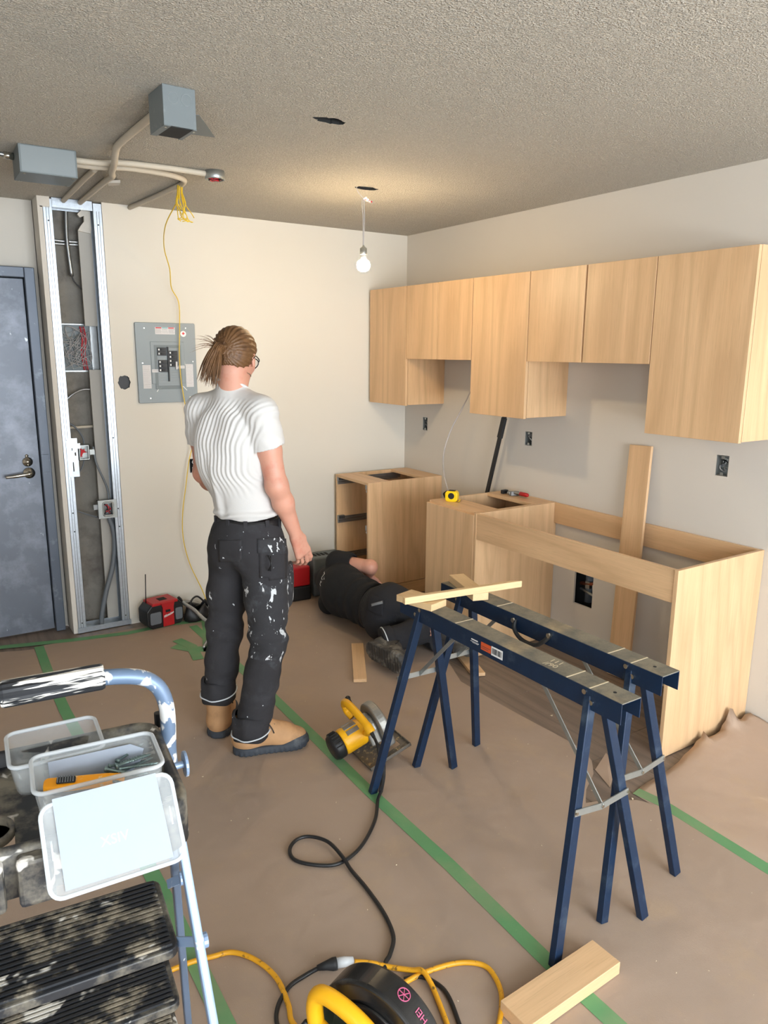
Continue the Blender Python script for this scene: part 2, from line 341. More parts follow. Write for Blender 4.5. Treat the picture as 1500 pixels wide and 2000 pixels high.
# ------------------------------------------------------------------ the setting
bm = B(); box(bm, (-4.6, -7.2, -.06), (0, .30, -.004)); floor = struct('floor', bm, 'plank')
for i in range(8):
    x0 = -1.44+.18*i; y = -.0-random.random()*.8
    segs = [0.16 if x0 < -2.3 else 0.0]
    while y > -3.2: segs.append(y); y -= 1.22
    segs.append(-3.25)
    for a, b in zip(segs, segs[1:]):
        bm = B(); box(bm, (x0+.0007, b+.0007, -.006), (x0+.1793, a-.0007, random.uniform(-.0003, .0003)))
        p = obj('plank', bm, 'plank', floor, bevel=.0008, seg=1)
bm = B(); h1 = (-1.13, -.96, -1.2, -1.08); h2 = (-1.82, -1.65, -2.07, -1.93)
slab_holes(bm, -4.6, 0, -7.2, .0, [h1, h2], H, H+.03, 'z'); box(bm, (-4.6, 0, H), (-2.36, .17, H+.03)); box(bm, (-2.36, 0, H), (0, .16, H+.03))
ringfill(bm, h1, jag(-1.045, -1.141, .062, .034, 22, .16, 3), H, H+.03, 'z'); ringfill(bm, h2, jag(-1.735, -2.0, .058, .03, 20, .25, 5), H, H+.03, 'z')
ceiling = struct('ceiling', bm, ['ceil', 'dark'])
bm = B(); box(bm, (-4.6, -7.2, H+.12), (0, .17, H+.14)); obj('ceiling_light_block', bm, 'dark', ceiling)  # dark slab added above the ceiling holes to block light
bm = B(); box(bm, (-1.1, -1.17, H+.012), (-1.0, -1.11, H+.11)); obj('octagon_box', bm, 'steel', ceiling)
wr_h = [(-.277, -.222, 1.112, 1.203), (-1.309, -1.25, 1.115, 1.197), (-2.553, -2.492, 1.11, 1.205), (-1.835, -1.70, .262, .45)]
bm = B(); slab_holes(bm, -7.2, 0.0, -.05, H, wr_h, 0, .0127, 'x'); wall_right = struct('wall_right', bm, 'wall_r')
bm = B(); box(bm, (.1, -7.2, -.06), (.12, .17, H)); box(bm, (.0, -7.2, -.06), (.12, .17, -.052)); obj('cavity_backing', bm, 'dark', wall_right)  # dark sheet behind the holes; unseen lower strip added to block leaking light
bm = B(); rh = (-2.035, -1.935, 1.417, 1.517)
slab_holes(bm, -2.045, 0, -.05, H, [rh, (-1.624, -1.568, .907, .995)], 0, .0127, 'y'); ringfill(bm, rh, jag(-1.985, 1.467, .036, .041, 26, .12, 9), 0, .0127, 'y')
wall_back = struct('wall_back', bm, ['wall', 'dark'])
bm = B(); box(bm, (-2.372, .15, 0), (0.1, .17, H)); obj('concrete_backing', bm, 'conc', wall_back)
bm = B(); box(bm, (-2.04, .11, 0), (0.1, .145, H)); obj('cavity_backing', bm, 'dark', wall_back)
bm = B(); prism(bm, jag(-1.985, 1.467, .045, .05, 20, .1, 12), .006, 'y', .0135); lathe(bm, [(.028, 0), (.03, .02), (.018, .025), (.0, .025)], (0, 0, 0), 18, Matrix.Translation((-1.985, .04, 1.462)) @ Matrix.Rotation(PI/2, 4, 'X'))
obj('black_pipe_stub', bm, 'black', wall_back)
bm = B(); dr = (-3.41, -2.398, 0, 2.085)
slab_holes(bm, -4.6, -2.372, 0, H, [dr], .17, .183, 'y'); wall_entry = struct('wall_entry', bm, 'wall_o')
bm = B(); box(bm, (-4.6, .28, 0), (-2.3, .3, H)); obj('door_light_block', bm, 'dark', wall_entry)  # unseen dark board added to stop light leaking past the door
bm = B(); box(bm, (-2.372, 0, 0), (-2.36, .17, H)); box(bm, (-2.36, -.0005, 2.385), (-2.31, .012, H)); box(bm, (-2.36, -.0005, 0), (-2.347, .012, 2.39)); struct('trim_1', bm, 'wall_o')
bm = B(); slab_holes(bm, -7.2, .17, -.06, H, [(-6.55, -4.85, .8, 2.1)], -4.68, -4.6, 'x'); struct('wall_left', bm, 'wall_o')
bm = B(); slab_holes(bm, -4.6, 0, -.06, H, [(-3.35, -.15, .45, 2.35)], -7.28, -7.2, 'y'); struct('wall_front', bm, 'wall_o')
def window(name, ax, u0, u1, z0, z1, t, nb):
    P = (lambda u, z, d: (u, t+d, z)) if ax == 'y' else (lambda u, z, d: (t+d, u, z))
    bm = B(); w = .05
    for a, b, c, d in [(u0, u1, z0, z0+w), (u0, u1, z1-w, z1), (u0, u0+w, z0, z1), (u1-w, u1, z0, z1)]+[(u0+(u1-u0)*i/nb-w/2, u0+(u1-u0)*i/nb+w/2, z0, z1) for i in range(1, nb)]:
        box(bm, P(a, c, -.03), P(b, d, .03))
    f = struct(name, bm, 'white')
    for i in range(nb):
        bm = B(); box(bm, P(u0+(u1-u0)*i/nb, z0, -.003), P(u0+(u1-u0)*(i+1)/nb, z1, .003)); obj('pane', bm, 'pane', f)
M['pane'] = mat('window_glass', (235, 245, 245), .05, 0, 0, alpha=.08)
window('window_1', 'y', -3.35, -.15, .45, 2.35, -7.24, 3); window('window_2', 'x', -6.55, -4.85, .8, 2.1, -4.64, 2)

# door
bm = B(); fw = .05
for lo, hi in (((-2.45, .1, 0), (-2.398, .19, 2.085)), ((-3.41, .1, 0), (-3.36, .19, 2.085)), ((-3.36, .1, 2.03), (-2.45, .19, 2.085))): box(bm, lo, hi)
dframe = struct('door_frame_1', bm, 'framep', bevel=.004); dframe.name = 'trim_2'
bm = B(); box(bm, (-3.356, .135, .012), (-2.454, .178, 2.026)); door = struct('door_1', bm, 'doorp', bevel=.002)
bm = B(); box(bm, (-2.449, .094, .965), (-2.41, .0995, 1.065)); obj('strike_plate', bm, 'framep', dframe, bevel=.001)
bm = B(); cyl(bm, (-2.515, .13, .963), (-2.515, .118, .963), .031, 24); cyl(bm, (-2.515, .12, .963), (-2.515, .082, .963), .012, 14)
tube(bm, smooth_path([(-2.515, .084, .963), (-2.55, .08, .96), (-2.60, .082, .955), (-2.64, .088, .952)], 4), [.0125]+[.011]*8+[.009]*4, 12); obj('door_handle', bm, 'chrome', door, True)
bm = B(); cyl(bm, (-2.517, .133, 1.026), (-2.517, .126, 1.026), .027, 24); cyl(bm, (-2.517, .128, 1.026), (-2.517, .118, 1.026), .013, 16); box(bm, (-2.5185, .114, 1.0), (-2.5155, .118, 1.02)); cyl(bm, (-2.519, .132, 1.06), (-2.519, .128, 1.06), .009, 12); obj('deadbolt_escutcheon', bm, 'chrome', door, True)

# ------------------------------------------------------------------ stud bay
def stud(name, xw, xf_, label):
    t = thing(name, label, 'stud', (xw, 0, 0)); d = 1 if xf_ > xw else -1; w = abs(xf_-xw)
    bm = B()
    box(bm, (0, .0, .02), (d*.0012, .09, H-.01))
    for y0 in (.0, .0888): box(bm, (0, y0, .02), (d*w, y0+.0012, H-.01))
    box(bm, (d*w, 0, .02), (d*(w-.0012), .008, H-.01)); box(bm, (d*w, .082, .02), (d*(w-.0012), .09, H-.01))
    for k in (.33, .62): box(bm, (d*w*k-.002, -.0012, .02), (d*w*k+.002, .0008, H-.05))
    obj('channel', bm, 'galv', t)
    for k in (.33, .62):
        bm = B(); box(bm, (d*w*k-.0012, -.0016, .03), (d*w*k+.0012, -.0011, H-.05)); obj('groove_shade_line', bm, 'pvc', t)  # raised dark lines, shade of the flange grooves put into colour
    for z in (.06, .62, .73, 1.15, 2.32):
        bm = B(); cyl(bm, (d*w*.5, -.001, z), (d*w*.5, -.0035, z), .004, 8); obj('screw', bm, 'blackr', t)
    return t
stud('metal_stud', -2.3455, -2.300, 'shiny galvanised stud at the left edge of the open wall bay next to the door')
stud('metal_stud', -2.0465, -2.092, 'galvanised stud at the right edge of the open bay against the cream wall')
t = thing('top_track', 'galvanised top track across the head of the open stud bay', 'track', (-2.34, 0, 2.39))
bm = B(); box(bm, (.04, .0, 0), (.245, .0012, .05)); box(bm, (.04, .0, .048), (.245, .09, .05)); box(bm, (.04, .088, 0), (.245, .09, .05))
for i in range(22): box(bm, (.045+i*.009, -.001, .005), (.049+i*.009, .0, .045))
obj('channel', bm, 'galv', t)
t = thing('bottom_track', 'galvanised floor track at the foot of the open stud bay', 'track', (-2.35, -.008, .0))
bm = B(); box(bm, (0, 0, .0), (.31, .0012, .032)); box(bm, (0, 0, .0), (.31, .1, .0015)); box(bm, (0, .0988, .0), (.31, .1, .032)); obj('channel', bm, 'galv', t)
tag(obj('drywall_strip', (lambda bm: (box(bm, (-2.162, .075, 1.782), (-2.093, .088, 2.30)), bm)[1])(B()), 'gyp'), 'upper grey drywall strip standing inside the open stud bay', 'drywall')
tag(obj('drywall_strip', (lambda bm: (box(bm, (-2.158, .075, .035), (-2.093, .088, 1.538)), bm)[1])(B()), 'gyp'), 'long lower grey drywall strip standing inside the open stud bay', 'drywall')
bm = B(); prism(bm, [(-2.165, 2.29), (-2.13, 2.285), (-2.1, 2.28), (-2.093, 2.3), (-2.095, 2.41), (-2.12, 2.42), (-2.14, 2.4), (-2.162, 2.375), (-2.15, 2.36), (-2.128, 2.37), (-2.13, 2.34), (-2.15, 2.315)], .02, 'y', .06)
tag(obj('drywall_scrap', bm, 'gypcore'), 'broken jagged gypsum scrap at the top right of the open bay', 'drywall')
# recessed wire box
t = thing('wire_box', 'recessed grey box full of loose tangled wires inside the open bay', 'electrical box', (-2.185, .15, 1.53))
bm = B(); box(bm, (-.115, -.004, 0), (.12, -.001, .262)); obj('back_plate', bm, 'boxgrey', t)
bm = B(); box(bm, (-.115, -.03, -.004), (.12, -.001, .004)); box(bm, (-.115, -.03, .258), (.12, -.001, .264)); box(bm, (.06, -.012, 0), (.12, -.002, .262)); obj('box_rim', bm, 'steel', t)
for k in range(34):
    bm = B(); q = [(random.uniform(-.11, .06), random.uniform(-.05, -.012), random.uniform(.01, .25)) for _ in range(4)]
    if k % 4 == 0: x = random.uniform(.0, .03); q = [(x, -.02, .25), (x+.004, -.04, .18), (x-.004, -.03, .1), (x+.008, -.02, .005)]
    tube(bm, smooth_path(q, 6), .0016, 5); obj('wire', bm, 'prt_r' if k % 4 == 0 else random.choice(['cable', 'cable', 'zinc']), t, True)
def cond(name, label, pts, r, m, cat='conduit', group=None, n=10, k=6, parent=None, rib=0):
    bm = B(); P = smooth_path(pts, k); 
    if rib:
        L = [0]; 
        for a, b in zip(P, P[1:]): L.append(L[-1]+(b-a).length)
        Q = []; R = []; N = int(L[-1]/rib); j = 0
        for i in range(N+1):
            s = L[-1]*i/N
            while j < len(L)-2 and L[j+1] < s: j += 1
            f = (s-L[j])/max(1e-9, L[j+1]-L[j]); Q.append(P[j].lerp(P[j+1], f)); R.append(r*(1.0 if i % 2 else .82))
        P, r = Q, R
    tube(bm, P, r, n); o = obj(name, bm, m, parent, True)
    if label: tag(o, label, cat, group)
    return o
cond('conduit', 'bare steel conduit bending down from the head of the open bay', [(-2.21, .1, 2.43), (-2.219, .1, 2.25), (-2.208, .1, 2.05)], .0115, 'steel')
cond('black_cable', 'black cable coming out of the steel conduit in the open bay', [(-2.208, .1, 2.055), (-2.195, .1, 2.02), (-2.155, .1, 1.98)], .004, 'black', 'cable')
cond('armoured_cable', 'upper of two ribbed armoured cables crossing the open bay near the top', [(-2.33, .12, 2.243), (-2.24, .118, 2.236), (-2.10, .115, 2.238)], .0075, 'flex', 'cable', rib=.0035)
cond('armoured_cable', 'lower of two ribbed armoured cables crossing the open bay near the top', [(-2.33, .12, 2.222), (-2.24, .118, 2.22), (-2.10, .115, 2.224)], .0075, 'flex', 'cable', rib=.0035)
cond('conduit', 'short horizontal pale pipe across the open bay above the switch bracket', [(-2.33, .12, 1.206), (-2.12, .12, 1.212)], .008, 'paint_pipe')
cond('armoured_cable', 'thin armoured cable curving across the bay below the wire box', [(-2.33, .1, 1.32), (-2.27, .09, 1.39), (-2.2, .1, 1.425), (-2.14, .1, 1.425)], .006, 'flex', 'cable', rib=.004)
cond('armoured_cable', 'grey cable dropping into the upper switch box in the bay', [(-2.33, .09, 1.27), (-2.26, .07, 1.215), (-2.228, .05, 1.16), (-2.224, .04, 1.118)], .005, 'pvc', 'cable')
cond('armoured_cable', 'grey cable sagging from the upper switch box to the left stud', [(-2.23, .04, 1.035), (-2.245, .05, .98), (-2.29, .06, .92), (-2.33, .07, .9)], .004, 'pvc', 'cable')
cond('armoured_cable', 'dark cable running down between the two switch boxes in the bay', [(-2.175, .05, 1.10), (-2.17, .045, 1.04), (-2.16, .04, .985), (-2.118, .035, .86), (-2.112, .03, .785)], .0062, 'pvc', 'cable')
cond('armoured_cable', 'thin dark cable crossing the bay behind the lower switch box', [(-2.33, .06, .76), (-2.27, .05, .72), (-2.18, .045, .68)], .004, 'pvc', 'cable')
cond('conduit', 'thick grey flexible conduit curving down to the floor track in the bay', [(-2.118, .035, .675), (-2.10, .035, .6), (-2.097, .035, .5), (-2.12, .035, .36), (-2.165, .035, .22), (-2.2, .035, .08), (-2.205, .035, .008)], .0145, 'pvc')
t = thing('switch_bracket', 'galvanised slotted bracket with an open switch box on the left stud', 'bracket', (-2.30, 0, .94))
bm = B(); slab_holes(bm, -.025, .03, 0, .22, [(-.008, .004, .03, .085), (-.012, .002, .15, .165), (.012, .02, .12, .14)], -.006, -.004, 'y'); box(bm, (-.025, -.004, 0), (-.022, .01, .22)); box(bm, (.03, -.004, .16), (.045, .002, .19)); obj('bracket_plate', bm, 'galv', t)
bm = B(); slab_holes(bm, .035, .095, .09, .18, [(.042, .088, .098, .172)], .0, .003, 'y')
for lo, hi in (((.035, 0, .09), (.038, .045, .18)), ((.092, 0, .09), (.095, .045, .18)), ((.035, 0, .09), (.095, .045, .093)), ((.035, 0, .177), (.095, .045, .18)), ((.035, .043, .09), (.095, .046, .18)), ((.095, .0, .12), (.122, .02, .15))): box(bm, lo, hi)
obj('switch_box', bm, 'zinc', t)
bm = B()
for k in range(7): tube(bm, smooth_path([(random.uniform(.045, .085), .02, random.uniform(.1, .17)) for _ in range(3)], 5), .002, 5)
obj('wire', bm, 'prt_r', t, True)
t = thing('square_box', 'square electrical box with a plaster ring and red wires on the right stud', 'electrical box', (-2.13, 0, .733))
bm = B(); slab_holes(bm, -.053, .053, -.055, .055, [(-.02, .026, -.034, .034)], -.004, -.001, 'y'); obj('cover_plate', bm, 'zinc', t, bevel=.001)
bm = B(); tube(bm, [(x, -.007, z) for x, z in rrect(-.026, -.042, .032, .042, .014, 4)], .004, 6, closed=True); obj('plaster_ring', bm, 'zinc', t, True)
bm = B(); box(bm, (-.05, .0, -.05), (.05, .045, -.047)); box(bm, (-.05, .0, .047), (.05, .045, .05)); box(bm, (-.05, .042, -.05), (.05, .045, .05)); box(bm, (-.05, 0, -.05), (-.047, .045, .05)); box(bm, (.047, 0, -.05), (.05, .045, .05)); box(bm, (-.075, .01, .0), (-.05, .03, .03)); obj('box_body', bm, 'steel', t)
for k in range(6):
    bm = B(); tube(bm, smooth_path([(random.uniform(-.018, .022), .01, random.uniform(-.03, .03)) for _ in range(3)], 5), .0022, 5); obj('wire', bm, 'prt_r' if k % 2 else 'black', t, True)

# ------------------------------------------------------------------ ceiling boxes and conduits
def ebox(name, label, c, sx, sy, sz, rz, m='boxgrey'):
    t = thing(name, label, 'electrical box', c, rz); bm = B(); box(bm, (-sx/2, -sy/2, -sz), (sx/2, sy/2, 0)); obj('box_body', bm, m, t, bevel=.002)
    return t
t = ebox('ceiling_box', 'grey metal box with two round knockouts hanging alone nearest on the ceiling', (-2.283, -1.975, H), .104, .13, .115, math.radians(2))
bm = B()
for x in (-.02, .022):
    bm = B(); tube(bm, [(x+.0165*math.cos(i*PI/12), -.0652, -.035+.0165*math.sin(i*PI/12)) for i in range(24)], .0009, 5, closed=True); obj('knockout', bm, 'panelgrey', t, True)
bm = B(); box(bm, (-.047, -.058, -.1165), (.045, .058, -.115)); obj('dark_bottom_plate', bm, 'dark', t)  # dark plate on a solid box, painted as its shaded inside
bm = B(); box(bm, (-.052, -.066, -.117), (-.03, .066, -.1155)); box(bm, (.04, -.066, -.117), (.052, .066, -.1155)); obj('lip', bm, 'boxgrey', t)
bm = B()
for x in (-.042, .047): cyl(bm, (x, -.05, -.117), (x, -.05, -.1195), .004, 8)
obj('screw', bm, 'chrome', t)
# thin grey plate flat on the ceiling by the nearest box
bm = B(); prism(bm, [(-2.23, -1.80), (-2.13, -1.80), (-1.99, -1.575), (-2.10, -1.56)], .0015, 'z', H-.0015); obj('thin_plate', bm, 'boxgrey', ceiling)
t = ebox('ceiling_box', 'long grey metal box fixed under the ceiling above the door side', (-2.49, -.965, H), .215, .19, .105, math.radians(-1))
bm = B(); box(bm, (-.1, -.0965, -.1), (.1, -.095, -.005)); obj('cover', bm, 'panelgrey', t)
bm = B()
for x, y in ((-.09, -.08), (.09, -.08), (-.09, .08), (.09, .08)): cyl(bm, (x, y, -.105), (x, y, -.108), .005, 8)
obj('screw', bm, 'chrome', t)
t = thing('junction_box', 'round grey junction box with red wires at the end of the ceiling conduit', 'electrical box', (-1.795, -1.055, H))
bm = B(); lathe(bm, [(.043, 0), (.045, -.035), (.043, -.037), (.039, -.037), (.038, -.012), (0, -.012)], (0, 0, 0), 20); obj('box_body', bm, 'zinc', t, True)
for k in range(9):
    bm = B(); a = random.random()*6; tube(bm, smooth_path([(.03*math.cos(a+i*1.7), .03*math.sin(a+i*1.7), -.025-.014*random.random()) for i in range(4)], 4), .0022, 5); obj('wire', bm, ['prt_r', 'black', 'black'][k % 3], t, True)
cz = H-.013
cond('ceiling_conduit', 'steel conduit entering the long ceiling box from the left', [(-3.1, -.93, cz), (-2.8, -.925, cz), (-2.597, -.92, cz-.01)], .009, 'steel')
bm = B(); cyl(bm, (-2.635, -.922, cz-.009), (-2.598, -.92, cz-.01), .014, 12); tag(obj('conduit_connector', bm, 'chrome', None, True), 'bright connector between the left conduit and long ceiling box', 'connector')
cond('ceiling_conduit', 'cream painted conduit running from the long box to the round junction box', [(-2.383, -1.0, cz-.01), (-2.28, -1.02, cz-.012), (-2.2, -1.04, cz-.004), (-2.0, -1.045, cz), (-1.84, -1.055, cz-.004)], .0125, 'paint_pipe')
cond('ceiling_conduit', 'cream conduit beside it that turns back to the wall above the yellow wires', [(-2.383, -.93, cz-.01), (-2.28, -.94, cz-.012), (-2.15, -.96, cz-.004), (-1.98, -.93, cz), (-1.88, -.87, cz), (-1.85, -.78, cz), (-1.855, -.65, cz), (-1.87, -.35, cz), (-1.895, -.005, cz)], .0125, 'paint_pipe')
cond('ceiling_conduit', 'bent cream conduit from the nearest ceiling box down to the open bay', [(-2.275, -1.91, cz), (-2.278, -1.62, cz), (-2.28, -1.34, cz), (-2.272, -1.24, cz-.006), (-2.25, -1.12, cz-.025), (-2.22, -.95, cz-.028), (-2.19, -.84, cz-.02), (-2.175, -.7, cz-.006), (-2.165, -.4, cz), (-2.155, .02, cz)], .0135, 'paint_pipe')
cond('ceiling_conduit', 'short cream conduit from behind the long box to the open bay', [(-2.262, -.84, cz), (-2.26, -.6, cz), (-2.25, -.3, cz), (-2.24, .02, cz)], .0125, 'paint_pipe')
# flattened torn drywall edge pieces
bm = B(); prism(bm, [(-2.16, -.62), (-2.11, -.66), (-2.1, -.6), (-2.14, -.56)], .012, 'z', H-.02); tag(obj('plaster_chip', bm, 'gypcore'), 'small torn plaster chip stuck by the bend of the conduits', 'plaster')
# yellow wires
for k in range(9):
    a = k*.7; x = -1.852+.012*math.cos(a); y = -.745+.014*math.sin(a); s = random.uniform(.0, .03)
    cond('yellow_wire', 'yellow wire in the loose bunch hanging from the conduit bend' if 1 else '', [(x, y, 2.425), (x-.003, y, 2.39), (x+.01*math.cos(a), y+.012*math.sin(a), 2.34), (x+.012+.024*math.cos(a*1.7), y-.01, 2.27+s), (x+.02+.03*math.cos(a), y, 2.255+s)], .0022, 'ywire', 'wire', 'yellow wires bunched under the ceiling', 6)
cond('yellow_wire', 'long thin yellow wire hanging from ceiling to floor in front of the back wall', [(-1.856, -.745, 2.42), (-1.86, -.72, 2.36), (-1.87, -.55, 2.27), (-1.79, -.25, 2.2), (-1.73, -.14, 2.1), (-1.70, -.06, 2.005), (-1.655, -.04, 1.925), (-1.657, -.04, 1.78), (-1.666, -.04, 1.634), (-1.664, -.04, 1.484), (-1.642, -.04, 1.3), (-1.612, -.04, 1.11), (-1.64, -.04, .986), (-1.668, -.04, .828), (-1.695, -.04, .669), (-1.70, -.04, .506), (-1.666, -.04, .334), (-1.6, -.05, .16), (-1.56, -.06, .03), (-1.54, -.08, .006)], .0028, 'ywire', 'wire')

# ------------------------------------------------------------------ pendant bulb
bx, by = -1.063, -1.141
t = thing('pendant_bulb', 'lit bare bulb hanging on a thin wire from the ceiling hole', 'light bulb', (bx, by, H+.012))
def pz(z): return z-(H+.012)
bm = B(); tube(bm, smooth_path([(-.04, 0, .03), (-.04, 0, pz(2.44)), (-.03, 0, pz(2.415)), (0, 0, pz(2.39)), (.004, 0, pz(2.35)), (.006, 0, pz(2.3)), (.002, 0, pz(2.2)), (0, 0, pz(2.168))], 5), .0022, 6); tube(bm, smooth_path([(-.006, .002, pz(2.385)), (-.008, .002, pz(2.36)), (-.001, .002, pz(2.3)), (-.002, .002, pz(2.168))], 5), .0018, 6); obj('cord', bm, 'cable', t, True)
for j, (dx, m) in enumerate(((0, 'prt_w'), (.012, 'prt_w'), (.02, 'prt_r'), (.03, 'cable'))):
    bm = B(); tube(bm, smooth_path([(-.002, 0, pz(2.388)), (.012+dx, .004*j-.006, pz(2.398-.006*j)), (.02+dx*1.2, .003*j, pz(2.385)), (.03+dx, 0, pz(2.388-.004*j))], 4), .003, 6); obj('wire_splice', bm, m, t, True)
bm = B(); lathe(bm, [(.004, pz(2.172)), (.006, pz(2.165)), (.017, pz(2.158)), (.018, pz(2.13)), (.0175, pz(2.126)), (.0, pz(2.126))], (0, 0, 0), 20); obj('socket', bm, 'zinc', t, True)
bm = B(); lathe(bm, [(.0165, pz(2.127)), (.0165, pz(2.112)), (.021, pz(2.104)), (.022, pz(2.1))], (0, 0, 0), 24); obj('bulb_collar', bm, 'white', t, True)
k = NT('lit_bulb_glass'); k.b.inputs['Emission Color'].default_value = (1, .76, .46, 1); k.b.inputs['Emission Strength'].default_value = 440; M['bulb'] = k.m
bm = B(); lathe(bm, [(.021, pz(2.101)), (.029, pz(2.094)), (.034, pz(2.08)), (.0325, pz(2.066)), (.026, pz(2.054)), (.014, pz(2.047)), (0, pz(2.0455))], (0, 0, 0), 28); bo = obj('bulb', bm, 'bulb', t, True)

# ------------------------------------------------------------------ floor paper and tape
def sheet(name, label, pts, z, m='paper'):
    bm = B(); prism(bm, pts, .0008, 'z', z); return tag(obj(name, bm, m), label, 'paper')
def wob(p, q, n, a): return [(p[0]+(q[0]-p[0])*i/n+random.uniform(-a, a), p[1]+(q[1]-p[1])*i/n+random.uniform(-a, a)) for i in range(n)]
sheet('floor_paper', 'brown floor paper strip at the far left running under the stepladder', [(-4.55, -7.15), (-2.59, -7.15)]+wob((-2.59, -7.15), (-2.57, -.12), 14, .002)+wob((-2.57, -.12), (-3.2, .0), 6, .02)+[(-4.55, -.02)], .0006)
sheet('floor_paper', 'brown floor paper strip under the standing worker between two green tapes', [(-2.6, -7.15), (-1.74, -7.15)]+wob((-1.74, -7.15), (-1.73, -.1), 14, .002)+wob((-1.73, -.1), (-2.6, -.09), 8, .012)+[(-2.6, -.09)], .0016)
sheet('floor_paper', 'brown floor paper strip under the sawhorses with a torn right edge', [(-1.75, -7.15), (-.86, -7.15), (-.87, -3.0), (-.93, -2.9), (-1.03, -2.835), (-1.109, -2.809), (-1.04, -2.75), (-.93, -2.69), (-.86, -2.62), (-.82, -2.53), (-.825, -2.36), (-.836, -2.18), (-.842, -1.95), (-.841, -1.739), (-.76, -1.55), (-.69, -1.37), (-.64, -1.2), (-.64, -.06)]+wob((-.64, -.06), (-1.75, -.07), 8, .012)+[(-1.75, -.07)], .0026)
E_ = [(-.905, -2.86, .0), (-.8, -2.845, .001), (-.7, -2.84, .002), (-.64, -2.835, .004), (-.58, -2.83, .012), (-.52, -2.815, .02), (-.47, -2.80, .012), (-.43, -2.795, .02), (-.405, -2.79, .034), (-.375, -2.79, .04), (-.358, -2.788, .066), (-.345, -2.79, .03), (-.315, -2.79, .026), (-.27, -2.79, .024), (-.235, -2.79, .03), (-.22, -2.789, .055), (-.195, -2.788, .07), (-.186, -2.788, .09), (-.172, -2.788, .122), (-.15, -2.788, .112), (-.125, -2.79, .075), (-.10, -2.79, .05), (-.075, -2.79, .042), (-.05, -2.79, .058), (-.02, -2.8, .062), (-.004, -2.8, .05)]
bm = B(); rows = []
for j in range(15):
    v = j/14; rows.append([bm.verts.new((x, (-3.22)+(y+3.22)*v, .0018+.058*max(0, min(1, (x+.78)/.5))*v**1.7+(z-.058*max(0, min(1, (x+.78)/.5)))*(.0 if v < .92 else (.12 if v < .99 else 1)))) for x, y, z in E_])
rows.insert(0, [bm.verts.new((x, -7.15, .0018)) for x, y, z in E_])
for a, b in zip(rows, rows[1:]):
    for i in range(len(a)-1): bm.faces.new((a[i], a[i+1], b[i+1], b[i]))
o = tag(obj('floor_paper', bm, 'paper2', None, True), 'paler brown floor paper on the right with a torn edge curling up the cabinet', 'paper'); sm = o.modifiers.new('thickness', 'SOLIDIFY'); sm.thickness = .0007; sm.offset = 1
bm = B(); q = [(-.9, -2.672, .002), (-.80, -2.64, .03), (-.84, -2.73, .035), (-.865, -2.739, .02), (-.95, -2.79, .003)]
V = [bm.verts.new(p) for p in q]; bm.faces.new(V); o = tag(obj('paper_scrap', bm, 'paper2'), 'small torn flap of brown paper standing up on the bare planks', 'paper'); sm = o.modifiers.new('thickness', 'SOLIDIFY'); sm.thickness = .0007
def tape(label, pts, w=.05, z=.0036):
    bm = B(); L = []; R = []; P = [Vector((*p, 0)) for p in pts]
    for i, p in enumerate(P):
        d = (P[min(i+1, len(P)-1)]-P[max(i-1, 0)]).normalized(); n = Vector((-d.y, d.x, 0))*(w/2+random.uniform(-.0008, .0008)); L.append(p+n); R.append(p-n)
    poly = [(v.x, v.y) for v in L]+[(v.x, v.y) for v in reversed(R)]; prism(bm, poly, .0005, 'z', z); return tag(obj('green_tape', bm, 'tape'), label, 'tape')
tape('long green tape across the middle of the floor past the saw to the front', [(-1.735, -.25), (-1.73, -.9), (-1.727, -1.37), (-1.74, -1.9), (-1.753, -2.3), (-1.752, -2.8), (-1.768, -3.27), (-1.767, -3.6), (-1.765, -5.0)])
tape('green tape on the right from the torn paper edge to the right side', [(-.885, -2.86), (-.868, -2.96), (-.872, -3.08), (-.885, -3.4), (-.9, -4.5)])
tape('green tape at the left running from the door corner under the stepladder', [(-2.58, -.1), (-2.6, -.6), (-2.605, -1.0), (-2.59, -1.8), (-2.585, -2.56), (-2.592, -3.0), (-2.6, -5)])
tape('green tape along the foot of the door and back wall', [(-3.4, .02), (-2.76, .0), (-2.4, -.1), (-2.1, -.16), (-1.84, -.15), (-1.62, -.2)])
tape('short green tape running toward the standing worker from the radio', [(-1.63, -.19), (-1.68, -.36), (-1.75, -.55), (-1.79, -.68)], .06, .0042)
tape('small crossed piece of green tape beside the metal conduit end', [(-1.93, -.50), (-1.86, -.60), (-1.76, -.66)], .075, .0042)
tape('short green tape stub crossing behind the worker boots', [(-1.89, -.42), (-1.85, -.56), (-1.88, -.76)], .06, .0048)
